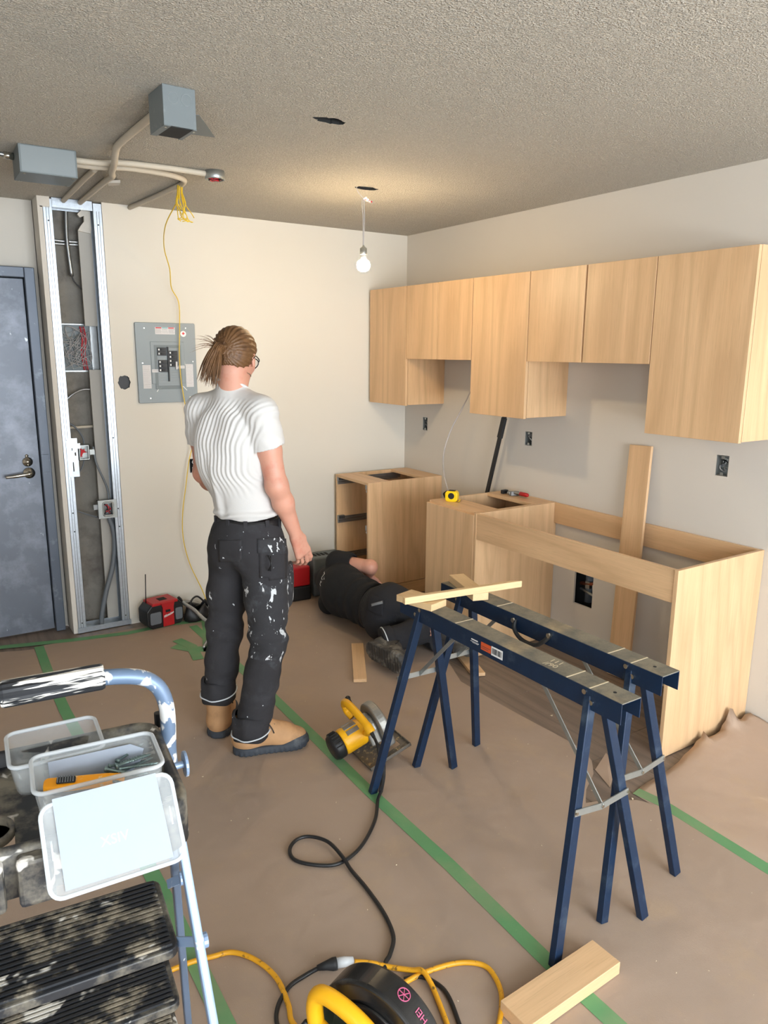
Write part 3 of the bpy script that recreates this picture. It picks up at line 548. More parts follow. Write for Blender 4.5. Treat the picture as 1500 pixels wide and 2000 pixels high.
# ------------------------------------------------------------------ kitchen cabinets
DU, ZT, ZB, ZM = .319, 2.061, 1.311, 1.612
def upper(label, y0, y1, zb, doors, side_m='woodZ'):
    """wall cabinet from y0 (far) to y1 (near); doors = list of (ya, yb)"""
    t = thing('wall_cabinet', label, 'cabinet', (-DU/2, (y0+y1)/2, zb), 0, 'maple wall cabinets in the row on the right wall')
    ox, oy, oz = -DU/2, (y0+y1)/2, zb; f = .018
    def bb(lo, hi, name, m):
        bm = B(); box(bm, (lo[0]-ox, lo[1]-oy, lo[2]-oz), (hi[0]-ox, hi[1]-oy, hi[2]-oz)); return obj(name, bm, m, t, bevel=.0008, seg=1)
    bb((-DU+f+.002, y0-.016, zb), (-.0005, y0, ZT), 'side_panel', side_m); bb((-DU+f+.002, y1, zb), (-.0005, y1+.016, ZT), 'side_panel', side_m)
    bb((-DU+f+.002, y1+.016, zb+.006), (-.0005, y0-.016, zb+.022), 'bottom_panel', 'woodY'); bb((-DU+f+.002, y1+.016, ZT-.016), (-.0005, y0-.016, ZT), 'top_panel', 'woodY')
    bb((-.008, y1+.016, zb+.022), (-.0008, y0-.016, ZT-.016), 'back_panel', 'plainZ')
    for a, b in doors: bb((-DU, b+.0015, zb-.004), (-DU+f, a-.0015, ZT-.001), 'door', 'woodZ')
upper('tall wall cabinet in the far corner touching the back wall', -.021, -.4585, ZB, [(-.021, -.4585)])
upper('first short two-door wall cabinet, just right of the far corner one', -.4615, -1.1105, ZM, [(-.4615, -.786), (-.786, -1.1105)])
upper('tall wall cabinet in the middle of the row with the black bar below', -1.1125, -1.5625, ZB, [(-1.1125, -1.5625)])
upper('second short two-door wall cabinet with a dark gap between its doors', -1.5645, -2.328, ZM, [(-1.5645, -1.934), (-1.9425, -2.328)])
upper('tall wall cabinet at the near right end of the row', -2.330, -2.782, ZB-.002, [(-2.330, -2.782)])
DB, HB = .6035, .818
def bpart(t, o_, lo, hi, name, m, bevel=.0008):
    bm = B(); box(bm, [lo[i]-o_[i] for i in range(3)], [hi[i]-o_[i] for i in range(3)]); return obj(name, bm, m, t, bevel=bevel, seg=1)
# far drawer cabinet
o_ = (-.3, -.25, 0); t = thing('drawer_cabinet', 'open maple drawer cabinet in the corner with two metal slides and no drawers', 'cabinet', o_)
Y0, Y1 = -.035, -.459; z0 = .10
bpart(t, o_, (-DB, Y0-.016, z0), (-.002, Y0, HB), 'side_panel', 'woodZ'); bpart(t, o_, (-DB, Y1, z0), (-.002, Y1+.016, HB), 'side_panel', 'woodZ')
bpart(t, o_, (-DB, Y1+.016, z0), (-.012, Y0-.016, z0+.016), 'bottom_panel', 'plainZ'); bpart(t, o_, (-.012, Y1+.016, z0), (-.004, Y0-.016, HB), 'back_panel', 'plainZ')
bpart(t, o_, (-DB, Y1+.016, HB-.018), (-DB+.17, Y0-.016, HB), 'top_rail', 'woodY'); bpart(t, o_, (-.15, Y1+.016, HB-.018), (-.012, Y0-.016, HB), 'top_rail', 'woodY')
bpart(t, o_, (-DB+.05, Y1+.001, .003), (-DB+.066, Y0, z0), 'plinth', 'woodY'); bpart(t, o_, (-DB+.066, Y1+.001, .003), (-.02, Y1+.017, z0-.004), 'plinth', 'woodX'); bpart(t, o_, (-.06, Y1+.05, .003), (-.03, Y0, z0), 'plinth', 'plainZ')
for zc in (.775, .50, .235):
    for yy, d in ((Y0-.016, -1), (Y1+.016, 1)):
        bm = B(); box(bm, (-DB+.004-o_[0], yy-o_[1], zc-.02), (-.07-o_[0], yy+d*.003-o_[1], zc+.02)); box(bm, (-DB+.002-o_[0], yy-o_[1], zc-.024), (-.1-o_[0], yy+d*.016-o_[1], zc-.008)); box(bm, (-DB+.02-o_[0], yy-o_[1], zc-.008), (-.2-o_[0], yy+d*.010-o_[1], zc+.008)); box(bm, (-DB+.0-o_[0], yy-o_[1], zc-.004), (-DB+.05-o_[0], yy+d*.02-o_[1], zc+.03))
        s = obj('drawer_slide', bm, 'steel', t, bevel=.001, seg=1)
        if d < 0: 
            bm = B()
            for i in range(5): box(bm, (-DB+.006+i*.009-o_[0], yy-.021-o_[1], zc+.006), (-DB+.011+i*.009-o_[0], yy-.0201-o_[1], zc+.024))
            obj('slot', bm, 'dark', s)
# narrow base cabinet
o_ = (-.3, -1.32, 0); t = thing('base_cabinet', 'narrow closed maple base cabinet carrying the tape measure and clamp', 'cabinet', o_)
Y0, Y1 = -1.10, -1.515
bpart(t, o_, (-DB+.018, Y0-.016, .003), (-.002, Y0, HB), 'side_panel', 'woodZ'); bpart(t, o_, (-DB+.018, Y1, .003), (-.002, Y1+.016, HB), 'side_panel', 'woodZ')
bpart(t, o_, (-DB-.001, Y1-.002, .003), (-DB+.017, Y0+.002, HB-.012), 'front_panel', 'woodZ')
bpart(t, o_, (-DB+.018, Y1+.016, HB-.018), (-DB+.185, Y0-.016, HB), 'top_rail', 'woodY'); bpart(t, o_, (-.16, Y1+.016, HB-.018), (-.004, Y0-.016, HB), 'top_rail', 'woodY'); bpart(t, o_, (-.012, Y1+.016, .1), (-.004, Y0-.016, HB-.018), 'back_panel', 'plainZ'); bpart(t, o_, (-DB+.018, Y1+.016, .1), (-.012, Y0-.016, .116), 'bottom_panel', 'plainZ')
# sink cabinet frame
o_ = (-.3, -2.14, 0); t = thing('sink_cabinet', 'long open maple sink cabinet frame without door or floor in front', 'cabinet', o_)
Y0, Y1 = -1.519, -2.764
bpart(t, o_, (-DB+.001, Y0-.018, .003), (-.002, Y0, HB), 'side_panel', 'woodZ'); bpart(t, o_, (-DB-.001, Y1, .003), (-.002, Y1+.018, HB), 'end_panel', 'woodZ')
bpart(t, o_, (-DB+.004, Y1+.018, .678), (-DB+.021, Y0-.018, HB-.001), 'front_rail', 'woodY'); bpart(t, o_, (-.02, Y1+.018, .70), (-.003, Y0-.018, HB-.001), 'rear_rail', 'woodY')
bpart(t, o_, (-DB+.022, Y1+.018, HB-.06), (-DB+.05, Y1+.05, HB-.012), 'corner_block', 'plainZ'); bpart(t, o_, (-DB+.022, Y0-.05, HB-.06), (-DB+.05, Y0-.018, HB-.012), 'corner_block', 'plainZ')
# leaning board (in its own frame, long axis X)
def board(name, label, p0, p1, w, th, upv, m='woodX', cat='board', ends=None):
    """board from p0 to p1 (axis), width w along sideways, thickness th along upv"""
    a = Vector(p0); b = Vector(p1); x = (b-a).normalized(); z = Vector(upv); z = (z-x*z.dot(x)).normalized(); y = z.cross(x)
    bm = B(); L = (b-a).length
    if ends: prism(bm, ends(L, w), th, 'z', -th/2)
    else: box(bm, (0, -w/2, -th/2), (L, w/2, th/2))
    o = obj(name, bm, m, None, bevel=.0012, seg=1); mm = Matrix((x, y, z)).transposed().to_4x4(); mm.translation = a; o.matrix_world = mm
    return tag(o, label, cat)
board('leaning_board', 'long maple board leaning against the right wall inside the sink cabinet', (-.115, -2.135, .005), (-.022, -2.095, 1.205), .13, .016, (-1, .0, .1))

# wall openings on the right wall
def outlet(name, label, y0, y1, z0, z1, seed):
    t = thing(name, label, 'outlet box', (.0127, (y0+y1)/2, z0), 0); r = random.Random(seed); w = abs(y1-y0)/2-.002; h = z1-z0; g = .002
    bm = B(); 
    for lo, hi in (((-.012, -w, g), (.05, -w+.0015, h-g)), ((-.012, w-.0015, g), (.05, w, h-g)), ((-.012, -w, g), (.05, w, g+.0015)), ((-.012, -w, h-g-.0015), (.05, w, h-g)), ((.0485, -w, g), (.05, w, h-g)), ((-.012, -.008, g), (-.0105, .008, g+.014)), ((-.012, -.008, h-g-.014), (-.0105, .008, h-g))): box(bm, lo, hi)
    obj('metal_box', bm, 'zinc', t)
    for k in range(5):
        bm = B(); q = [(r.uniform(.0, .04), r.uniform(-w*.8, w*.8), r.uniform(.012, h-.012)) for _ in range(4)]; tube(bm, smooth_path(q, 5), .0024, 6); obj('wire', bm, ['cable', 'black', 'prt_w', 'pvc', 'cable'][k], t, True)
    bm = B(); 
    for s, e in (((y0+y1)/2-.0, 0),): prism(bm, [(-w-.004, -.004), (w+.003, -.006), (w+.002, .0), (0.002, .0005), (-w, .001)], .0015, 'x', -.0142)
    obj('torn_drywall_edge', bm, 'gypcore', t)
outlet('outlet_box', 'open outlet box on the right wall under the far corner wall cabinet', -.277, -.222, 1.112, 1.203, 1)
outlet('outlet_box', 'open outlet box on the right wall to the right of the black bar', -1.309, -1.25, 1.115, 1.197, 2)
outlet('outlet_box', 'open outlet box on the right wall nearest, under the near wall cabinet', -2.553, -2.492, 1.11, 1.205, 3)
t = thing('pipe_opening', 'rectangular wall opening with dark pipes low inside the sink cabinet', 'wall opening', (.03, -1.767, .262))
bm = B(); cyl(bm, (.03, -.07, .13), (.03, .07, .105), .011, 12); obj('copper_pipe', bm, 'cu', t, True)
bm = B(); cyl(bm, (.03, -.07, .045), (.03, .07, .075), .008, 12); obj('pipe', bm, 'zinc', t, True)
bm = B(); cyl(bm, (.02, -.04, .03), (.02, -.03, .12), .007, 12); obj('pipe', bm, 'white', t, True)
bm = B(); cyl(bm, (.055, .03, .0), (.055, .03, .19), .022, 14); obj('drain_pipe', bm, 'pvc', t, True)
bm = B(); box(bm, (.02, .0, .09), (.045, .03, .13)); obj('valve', bm, 'steel', t)
# outlet on the back wall with wires
t = thing('outlet_box', 'open outlet box with twisted wires on the back wall behind the standing worker', 'outlet box', (-1.596, 0, .907)); bm = B()
for lo, hi in (((-.028, -.002, 0), (-.0265, .05, .088)), ((.0265, -.002, 0), (.028, .05, .088)), ((-.028, -.002, 0), (.028, .05, .0015)), ((-.028, -.002, .0865), (.028, .05, .088)), ((-.028, .048, 0), (.028, .05, .088)), ((-.006, -.003, -.012), (.006, -.0015, .012)), ((.018, -.004, .01), (.021, .0, .08))): box(bm, lo, hi)
obj('metal_box', bm, 'steel', t); bm = B(); box(bm, (-.0262, .044, .002), (.0262, .0475, .086)); obj('box_interior', bm, 'dark', t)
for k in range(4):
    bm = B(); tube(bm, smooth_path([((-.012+k*.007)*(1 if i % 2 else -.4), -.004-.004*k, .012+.018*i) for i in range(5)], 5), .0022, 6); obj('wire', bm, ['prt_w', 'prt_w', 'cable', 'black'][k], t, True)

# electrical panel on the back wall
px, pz0 = -1.911, 1.345; W_, HH = .355, .463
t = thing('breaker_panel', 'grey electrical breaker panel cover on the back wall left of the standing worker', 'electrical panel', (px+W_/2, 0, pz0))
def PP(x, z): return (x-W_/2, z)      # x from left, z from bottom
bm = B(); pts = rrect(-W_/2, 0, W_/2, HH, .008, 3); prism(bm, pts, .014, 'y', -.0145); box(bm, (-.095, -.018, .11), (.105, -.0140, .355)); obj('cover', bm, 'panelgrey', t, bevel=.002)
bm = B(); box(bm, (-.075, -.0192, .08), (.085, -.0178, .335)); obj('door_frame', bm, 'boxgrey', t, bevel=.001)
bm = B(); box(bm, (-.06, -.0202, .10), (.07, -.0190, .32)); obj('dead_front', bm, 'panelgrey', t, bevel=.001)
for zz in range(5): 
    bm = B(); box(bm, (-.055, -.0208, .112+zz*.017), (.065, -.0200, .1255+zz*.017)); obj('filler_plate', bm, 'panelgrey', t, bevel=.0005, seg=1)
def brk(x0, z0, nn):
    for i in range(nn):
        bm = B(); box(bm, (x0, -.03, z0+i*.0235), (x0+.052, -.0195, z0+i*.0235+.0225)); b = obj('breaker', bm, 'black', t, bevel=.001)
        bm = B(); box(bm, (x0+.018, -.037, z0+i*.0235+.006), (x0+.034, -.0295, z0+i*.0235+.0165)); obj('toggle', bm, 'blackr', b); bm = B(); box(bm, (x0+.004, -.0305, z0+i*.0235+.006), (x0+.012, -.0299, z0+i*.0235+.016)); obj('rating_mark', bm, 'prt_w', b)
brk(-.058, .275, 2); brk(-.055, .18, 3); brk(.008, .21, 4); 
bm = B(); box(bm, (.0, -.033, .125), (.0065, -.0195, .325)); obj('bus_cover', bm, 'black', t)
def label(x0, z0, x1, z1, y=-.0152, m='label'): bm = B(); box(bm, (x0, y-.0005, z0), (x1, y, z1)); return obj('label', bm, m, t)
l1 = label(-.062, .397, .055, .438); l2 = label(-.147, .085, -.10, .22); l3 = label(.11, .09, .155, .225); l4 = label(-.094, .178, -.045, .196, -.0206); l5 = label(.055, .2, .102, .217, -.0206); l6 = label(.046, .195, .056, .24, -.031)
for k, m in enumerate(('prt_r', 'prt_t', 'prt_r')): bm = B(); box(bm, (-.058+k*.037, -.0162, .431), (-.024+k*.037, -.0157, .437)); obj('header_band', bm, m, l1)
def lines(p, x0, z0, x1, z1, n, y=-.0158, m='prt_d', seed=0):
    r = random.Random(seed); bm = B()
    for i in range(n):
        z = z0+(z1-z0)*(i+.5)/n; x = x0
        while x < x1-.004:
            w = r.uniform(.002, .008); box(bm, (x, y-.0003, z), (min(x+w, x1), y, z+.0009)); x += w+.0015
    o = obj('print', bm, m, p); o['kind'] = 'stuff'
lines(l1, -.058, .402, -.024, .428, 6); lines(l1, -.02, .402, .015, .428, 4, seed=2); lines(l1, .018, .402, .052, .428, 6, seed=3)
lines(l2, -.144, .09, -.104, .215, 16, seed=4); lines(l3, .113, .095, .152, .22, 14, seed=5); lines(l4, -.09, .182, -.05, .193, 2, -.0212, seed=6); lines(l5, .058, .204, .1, .214, 2, -.0212, seed=6)
bm = B(); lathe(bm, [(.0172, 0), (.0172, .0006)], (0, 0, 0), 28, Matrix.Translation((.105, -.0148, .402)) @ Matrix.Rotation(PI/2, 4, 'X')); st = obj('leaf_sticker', bm, 'prt_w', t)
leaf = [(0, -.95), (.04, -.4), (.42, -.48), (.36, -.28), (.82, .05), (.7, .12), (.78, .38), (.48, .32), (.42, .46), (.22, .22), (.3, .75), (.14, .66), (0, 1)]
leaf += [(-x, y) for x, y in leaf[-2:0:-1]]
bm = B(); prism(bm, [(.105+x*.0115, .403+y*.0118) for x, y in leaf], .0005, 'y', -.0160); obj('maple_leaf', bm, 'prt_r', st)
bm = B()
for x, z in ((-.125, .43), (.12, .435), (-.145, .232), (.155, .24), (-.11, .028), (.128, .03)): cyl(bm, (x, -.014, z), (x, -.0175, z), .004, 8)
obj('screw', bm, 'chrome', t)
for a, b in (((-.07, .065), (-.055, .088)), ((.088, .095), (.112, .07)), ((.098, .33), (.105, .22))): 
    bm = B(); bar(bm, (a[0], -.0155, a[1]), (b[0], -.0155, b[1]), .004, .0008, (0, 1, 0)); obj('scratch_tape', bm, 'prt_w', t)

# ------------------------------------------------------------------ items on and behind the base cabinets
cond('steel_cable', 'pale looping cable hanging from the wall cabinets down to the tape measure', [(-.12, -.95, 1.62), (-.13, -.90, 1.44), (-.15, -.83, 1.30), (-.19, -.78, 1.17), (-.25, -.79, 1.03), (-.33, -.9, .92), (-.40, -1.03, .85), (-.425, -1.07, .835)], .0042, 'cable', 'cable', None, 8)
t = thing('cable_end_clip', 'small black clip at the cable end beside the yellow tape measure', 'clip', (-.455, -1.125, HB), math.radians(-20))
bm = B(); box(bm, (-.035, -.03, .0), (.03, -.018, .006)); box(bm, (-.03, -.02, .0), (-.022, .03, .03)); box(bm, (.01, -.02, .004), (.02, .012, .035)); tube(bm, smooth_path([(-.03, .02, .01), (-.04, 0, .03), (-.01, 0, .045), (.015, .0, .03)], 5), .0035, 8); obj('clip_body', bm, 'black', t, bevel=.001)
# tape measure
t = thing('tape_measure', 'yellow tape measure on the front rail of the narrow base cabinet', 'tape measure', (-.505, -1.205, HB), math.radians(-52))
bm = B(); prism(bm, rrect(-.036, 0, .036, .062, .018, 5), .044, 'y', -.022); obj('case', bm, 'yellow_t', t, bevel=.004)
bm = B(); lathe(bm, [(.018, 0), (.018, .0012), (.013, .0014)], (0, 0, 0), 20, Matrix.Translation((0, -.022, .034)) @ Matrix.Rotation(PI/2, 4, 'X')); obj('logo_disc', bm, 'black', t)
bm = B(); box(bm, (-.02, -.017, .061), (.02, .017, .0645)); obj('lock_button', bm, 'black', t, bevel=.002)
bm = B(); box(bm, (.034, -.012, .002), (.046, .012, .004)); box(bm, (.044, -.012, -.004+.006), (.046, .012, .016)); obj('blade_hook', bm, 'yellow_t', t)
# clamp
t = thing('bar_clamp', 'small black bar clamp with a red handle on the rear rail', 'clamp', (-.075, -1.27, HB), math.radians(-88))
bm = B(); box(bm, (-.09, -.004, .006), (.09, .004, .02)); obj('bar', bm, 'black', t, bevel=.001)
bm = B(); prism(bm, [(-.095, -.03), (-.075, -.03), (-.072, .012), (-.095, .012)], .022, 'z', .002); obj('fixed_jaw', bm, 'blackr', t, bevel=.002)
bm = B(); prism(bm, [(-.02, -.035), (.0, -.035), (.018, .014), (-.014, .014)], .026, 'z', .002); cyl(bm, (-.01, -.03, .016), (-.03, -.03, .016), .012, 14); obj('sliding_jaw', bm, 'steel', t, bevel=.002)
bm = B(); cyl(bm, (.0, -.015, .02), (.045, -.012, .02), .007, 12); obj('spindle', bm, 'steel', t)
bm = B(); lathe(bm, [(.006, 0), (.0125, .006), (.0125, .05), (.010, .066), (.004, .07)], (0, 0, 0), 14, Matrix.Translation((.045, -.012, .0215)) @ Matrix.Rotation(PI/2, 4, 'Y')); obj('handle', bm, 'red', t, True)
# black bar leaning behind
t = thing('black_bar', 'black square bar standing behind the narrow base cabinet against the wall', 'bar', (-.02, -.96, .003))
bm = B(); bar(bm, (-.03, .186, .0), (-.03, -.168, 1.3), .026, .016, (1, 0, 0)); 
bar_o = obj('shaft', bm, 'black', t, bevel=.003); bm = B(); bar(bm, (-.03, -.124, 1.14), (-.03, -.158, 1.265), .032, .022, (1, 0, 0)); obj('sleeve', bm, 'blackr', t, bevel=.003)
# ------------------------------------------------------------------ sawhorses
def sawhorse(label, cx, yn, yf, feet):
    """beam along y; feet = far-left, far-right, near-left, near-right floor points"""
    t = thing('sawhorse', label, 'sawhorse', (cx, (yn+yf)/2, .0), 0, 'navy folding sawhorses'); oy = (yn+yf)/2; w = .038
    L = (yf-yn)/2
    bm = B(); box(bm, (-w, -L, .7572), (w, L, .7602)); obj('beam_top', bm, 'sawtop', t)
    bm = B(); 
    for s in (-1, 1): box(bm, (s*w-.0015, -L, .70), (s*w+.0015, L, .7590))
    box(bm, (-w, -L, .7560), (w, L, .7571)); obj('beam_channel', bm, 'navy', t)
    bm = B(); box(bm, (-w+.003, -L+.03, .748), (w-.003, L-.03, .7555)); 
    for yy in (L*.36, -L*.62, -L+.11): box(bm, (-w-.0005, yy-.002, .7601), (w+.0005, yy+.002, .7612))
    obj('groove_strip', bm, 'dust', t)
    for k, (fx, fy) in enumerate(feet):
        s = -1 if k % 2 == 0 else 1; e = 1 if k < 2 else -1
        top = Vector((s*(w-.012), e*(L-.115), .735)); ft = Vector((fx-cx, fy-oy, .004)); d = (ft-top).normalized()
        bm = B(); a, b = top, ft; z = (b-a).normalized(); y = Vector((0, 1, 0)); y = (y-z*y.dot(z)).normalized(); x = y.cross(z)
        mm = Matrix((x, y, z)).transposed().to_4x4(); mm.translation = a
        v = prism(bm, [(-.015, -.011), (.015, -.011), (.015, .011), (-.015, .011)], (b-a).length, 'z'); xf(bm, v, mm); lg = obj('leg', bm, 'navy', t, bevel=.002)
    for e in (-1, 1):
        fl = [f for k, f in enumerate(feet) if (k < 2) == (e > 0)]; 
        P = []
        for s, (fx, fy) in zip((-1, 1), fl):
            top = Vector((s*(w-.012), e*(L-.115), .735)); ft = Vector((fx-cx, fy-oy, .0)); P.append(top.lerp(ft, .42 if e < 0 else .36)+Vector((s*.012, e*.014, 0)))
        mid = (P[0]+P[1])/2+Vector((0, -e*.0, -.012 if e < 0 else .0))
        bm = B(); bar(bm, P[0], mid, .003, .02, (0, 0, 1), .004); obj('spreader', bm, 'zinc', t); bm = B(); bar(bm, mid, P[1], .003, .02, (0, 0, 1), .004); obj('spreader', bm, 'zinc', t)
        bm = B()
        for p in (P[0], mid, P[1]): cyl(bm, p+Vector((0, e*.001, 0)), p+Vector((0, e*.005, 0)), .005, 10)
        obj('rivet', bm, 'chrome', t)
        bm = B(); bar(bm, mid, (0, e*(L-.34) if e < 0 else L-.30, .705), .014, .003, (1, 0, 0)); obj('diagonal_brace', bm, 'zinc', t)
        bm = B()
        for dy in (.10, .125): cyl(bm, (-w-.0015, e*(L-dy), .745 if dy == .125 else .722), (-w-.005, e*(L-dy), .745 if dy == .125 else .722), .0075, 12)
        obj('rivet', bm, 'chrome', t)
    bm = B(); cyl(bm, (.0, -L+.055, .7600), (.0, -L+.055, .7610), .005, 10); obj('screw_hole', bm, 'dark', t)
    return t, w, L
t1, w, L = sawhorse('near sawhorse with two stickers on its dusty navy beam', -1.575, -3.32, -2.30, [(-1.747, -2.323), (-1.376, -2.349), (-1.763, -3.283), (-1.408, -3.298)])
oy = -2.81
def side_lab(y0, y1, z0, z1, m, off=.0020): bm = B(); box(bm, (-w-off-.0004, y0, z0), (-w-off, y1, z1)); return obj('sticker', bm, m, t1)
side_lab(.105, .055, .722, .738, 'navy'); a = side_lab(.048, .0, .716, .742, 'prt_o'); b_ = side_lab(-.002, -.055, .714, .744, 'prt_w')
bm = B(); r = random.Random(5); y = -.006
while y > -.05:
    ww = r.choice([.0008, .0016, .0028]); box(bm, (-w-.0029, y-ww, .72), (-w-.0025, y, .739)); y -= ww+r.choice([.001, .002])
obj('barcode', bm, 'prt_d', b_)['kind'] = 'stuff'
bm = B(); box(bm, (-w-.0029, .003, .728), (-w-.0025, .045, .7295)); box(bm, (-w-.0029, .012, .722), (-w-.0025, .045, .7235)); obj('print', bm, 'prt_d', a)
bm = B(); box(bm, (-w-.0028, .064, .7335), (-w-.0024, .096, .7375)); box(bm, (-w-.0028, .058, .7275), (-w-.0024, .1, .729)); box(bm, (-w-.0028, .062, .7245), (-w-.0024, .09, .7255)); obj('print', bm, 'prt_w', t1)
text('111\n//90', .03, 'chalk_scribble', 'dust', t1, frame((0.0, -.23, .7604), (.15, -1, 0), (1, .15, 0)), .0003)
t2, w, L = sawhorse('far sawhorse with a carry handle, beside the open sink cabinet', -1.341, -3.27, -2.245, [(-1.499, -2.262), (-1.182, -2.263), (-1.526, -3.245), (-1.16, -3.232)])
bm = B(); tube(bm, smooth_path([(-w-.004, .085, .742), (-w-.014, .078, .715), (-w-.016, .055, .694), (-w-.016, .02, .684), (-w-.016, -.03, .690), (-w-.014, -.065, .715), (-w-.004, -.085, .742)], 6), .0075, 10); obj('carry_handle', bm, 'blackr', t2, True)
bm = B()
for y in (.085, -.085): cyl(bm, (-w-.0015, y, .742), (-w-.016, y, .742), .006, 10); cyl(bm, (-w-.012, y, .742), (-w-.018, y, .742), .009, 6)
obj('handle_bolt', bm, 'chrome', t2)
# offcuts and stick on top
board('wood_block', 'short pine block on the far end of the near sawhorse', (-1.615, -2.325, .7735), (-1.575, -2.485, .7735), .085, .025, (0, 0, 1), 'pineX', 'wood block')
board('wood_block', 'short pine block on the far end of the far sawhorse', (-1.318, -2.262, .7755), (-1.39, -2.495, .7755), .062, .029, (0, 0, 1), 'pineX', 'wood block')
board('wood_stick', 'thin pine stick with a slanted end laid across both sawhorses', (-1.695, -2.438, .800), (-1.212, -2.515, .803), .02, .025, (0, 0, 1), 'pineX', 'stick', lambda L, w: [(0, -w/2), (L-.0, -w/2), (L-.045, w/2), (0, w/2)])
# boards on the floor
board('floor_board', 'short maple board on the paper beside the lying worker boot', (-1.285, -1.475, .0135), (-1.05, -1.06, .0135), .068, .018, (0, 0, 1), 'woodX')
board('floor_board', 'narrow maple strip on the floor between the sawhorse legs and the lying worker', (-.53, -1.23, .0125), (-.725, -1.742, .0125), .072, .018, (0, 0, 1), 'woodX')
board('floor_board', 'thick maple offcut on the floor in front of the near sawhorse leg', (-1.99, -3.362, .024), (-1.637, -3.352, .024), .095, .038, (0, 0, 1), 'woodX')
# ------------------------------------------------------------------ yellow circular saw between the legs
def RX(a): return Matrix.Rotation(a, 4, 'X')
sx = Vector((-1.578, -2.055, .036)); ang = math.atan2(-2.235+2.04, -1.62+1.775)   # front-back axis along the blade
t = thing('circular_saw', 'yellow circular saw resting on its plate by the sawhorse leg', 'power saw', sx, 0, None, (math.radians(18), 0, math.radians(-93)))
# local: X along blade, +Y toward blade side (away from motor), Z up
bm = B(); slab_holes(bm, -.16, .15, -.095, .105, [(-.09, .11, .015, .075)], 0, .003, 'z')
for lo, hi in (((-.16, -.095, 0), (.15, -.091, .014)), ((-.16, .101, 0), (.15, .105, .014)), ((.147, -.095, 0), (.15, .105, .014)), ((-.16, -.095, 0), (-.157, .105, .014))): box(bm, lo, hi)
obj('base_plate', bm, 'dustplate', t, bevel=.001)
bm = B(); n = 22; pr = [(-.105+.0, .012)]+[(.098*math.cos(PI-PI*i/n)+.0, .075+.098*math.sin(PI-PI*i/n)) for i in range(n+1)]+[(.105, .012)]
prism(bm, pr, .042, 'y', .022); obj('blade_guard', bm, 'cast', t, bevel=.010, seg=3)
bm = B(); prism(bm, [(-.07, .03)]+[(.06*math.cos(PI-PI*i/14), .08+.06*math.sin(PI-PI*i/14)) for i in range(15)]+[(.07, .03)], .05, 'y', -.028); obj('gear_housing', bm, 'cast', t, bevel=.008)
bm = B(); lathe(bm, [(.0, -.0), (.082, 0), (.082, .0018), (0, .0018)], (0, 0, 0), 40, Matrix.Translation((0, .045, .062)) @ RX(PI/2)); obj('blade', bm, 'steel', t)
bm = B(); lathe(bm, [(.052, 0), (.055, .01), (.055, .095), (.05, .105)], (0, 0, 0), 24, Matrix.Translation((0, -.026, .082)) @ RX(PI/2)); mot = obj('motor_housing', bm, 'yellow', t, True)
bm = B(); lathe(bm, [(.052, 0), (.056, .006), (.056, .034), (.049, .046), (.034, .051), (0, .051)], (0, 0, 0), 24, Matrix.Translation((0, -.13, .082)) @ RX(PI/2)); cap = obj('motor_cap', bm, 'black', t, True)
bm = B()
for i in range(10): a = .5+i*.26; box(bm, (.057*math.cos(a)-.002, -.166, .082+.057*math.sin(a)-.002), (.057*math.cos(a)+.002, -.136, .082+.057*math.sin(a)+.002))
obj('vent_rib', bm, 'blackr', cap)
for i in range(4):
    a = 1.0+i*.5; bm = B(); c = Vector((.0555*math.cos(a), -.078, .082+.0555*math.sin(a))); bar(bm, c+Vector((0, .03, 0)), c-Vector((0, .026, 0)), .02, .004, (math.cos(a), 0, math.sin(a))); obj('vent_panel', bm, 'cast', mot, bevel=.001)
bm = B(); tube(bm, smooth_path([(-.095, -.035, .165), (-.07, -.035, .196), (-.02, -.035, .2), (.05, -.035, .186), (.105, -.035, .165), (.128, -.035, .145)], 6), [.015]*4+[.0165]*20+[.019]*7, 14); tube(bm, smooth_path([(-.09, -.035, .168), (-.088, -.035, .14), (-.06, -.03, .12)], 4), .014, 12); tube(bm, smooth_path([(.11, -.035, .155), (.085, -.035, .12), (.05, -.03, .10)], 4), .014, 12); obj('handle', bm, 'yellow', t, True)
bm = B(); cyl(bm, (.128, -.035, .146), (.146, -.037, .132), .0085, 12, .0075); obj('cord_boot', bm, 'blackr', t)
bm = B(); tube(bm, smooth_path([(-.11, .0, .12), (-.13, .0, .15), (-.125, .0, .17)], 4), .012, 10); obj('front_knob', bm, 'black', t, True)
def w2(p): return tuple(Matrix.Translation(sx) @ Euler((math.radians(18), 0, math.radians(-93))).to_matrix().to_4x4() @ Vector(p))
E0 = w2((.142, -.036, .135))
cond('power_cord', 'black power cord looping from the small circular saw across the paper', [E0, (E0[0]-.01, E0[1]-.05, .13), (-1.69, -2.285, .07), (-1.715, -2.34, .03), (-1.76, -2.38, .0105), (-1.83, -2.472, .0105), (-1.919, -2.551, .0105), (-1.997, -2.596, .0105), (-2.072, -2.607, .0105), (-2.136, -2.566, .0105), (-2.174, -2.512, .0105), (-2.164, -2.458, .0105), (-2.122, -2.427, .012), (-2.078, -2.439, .014), (-2.043, -2.503, .02), (-2.042, -2.60, .024), (-2.044, -2.66, .014), (-2.044, -2.752, .0105), (-2.056, -2.873, .0105), (-2.082, -2.962, .0105), (-2.126, -3.011, .0105), (-2.157, -3.033, .0105), (-2.2, -3.1, .0105)], .0062, 'black', 'cord')
bm = B(); tube(bm, smooth_path([(-1.668, -2.275, .088), (-1.69, -2.31, .05), (-1.73, -2.352, .018)], 5), .0085, 10); tag(obj('cord_sleeve', bm, 'blackr', None, True), 'thicker black sleeve on the cord beside the sawhorse foot', 'sleeve')
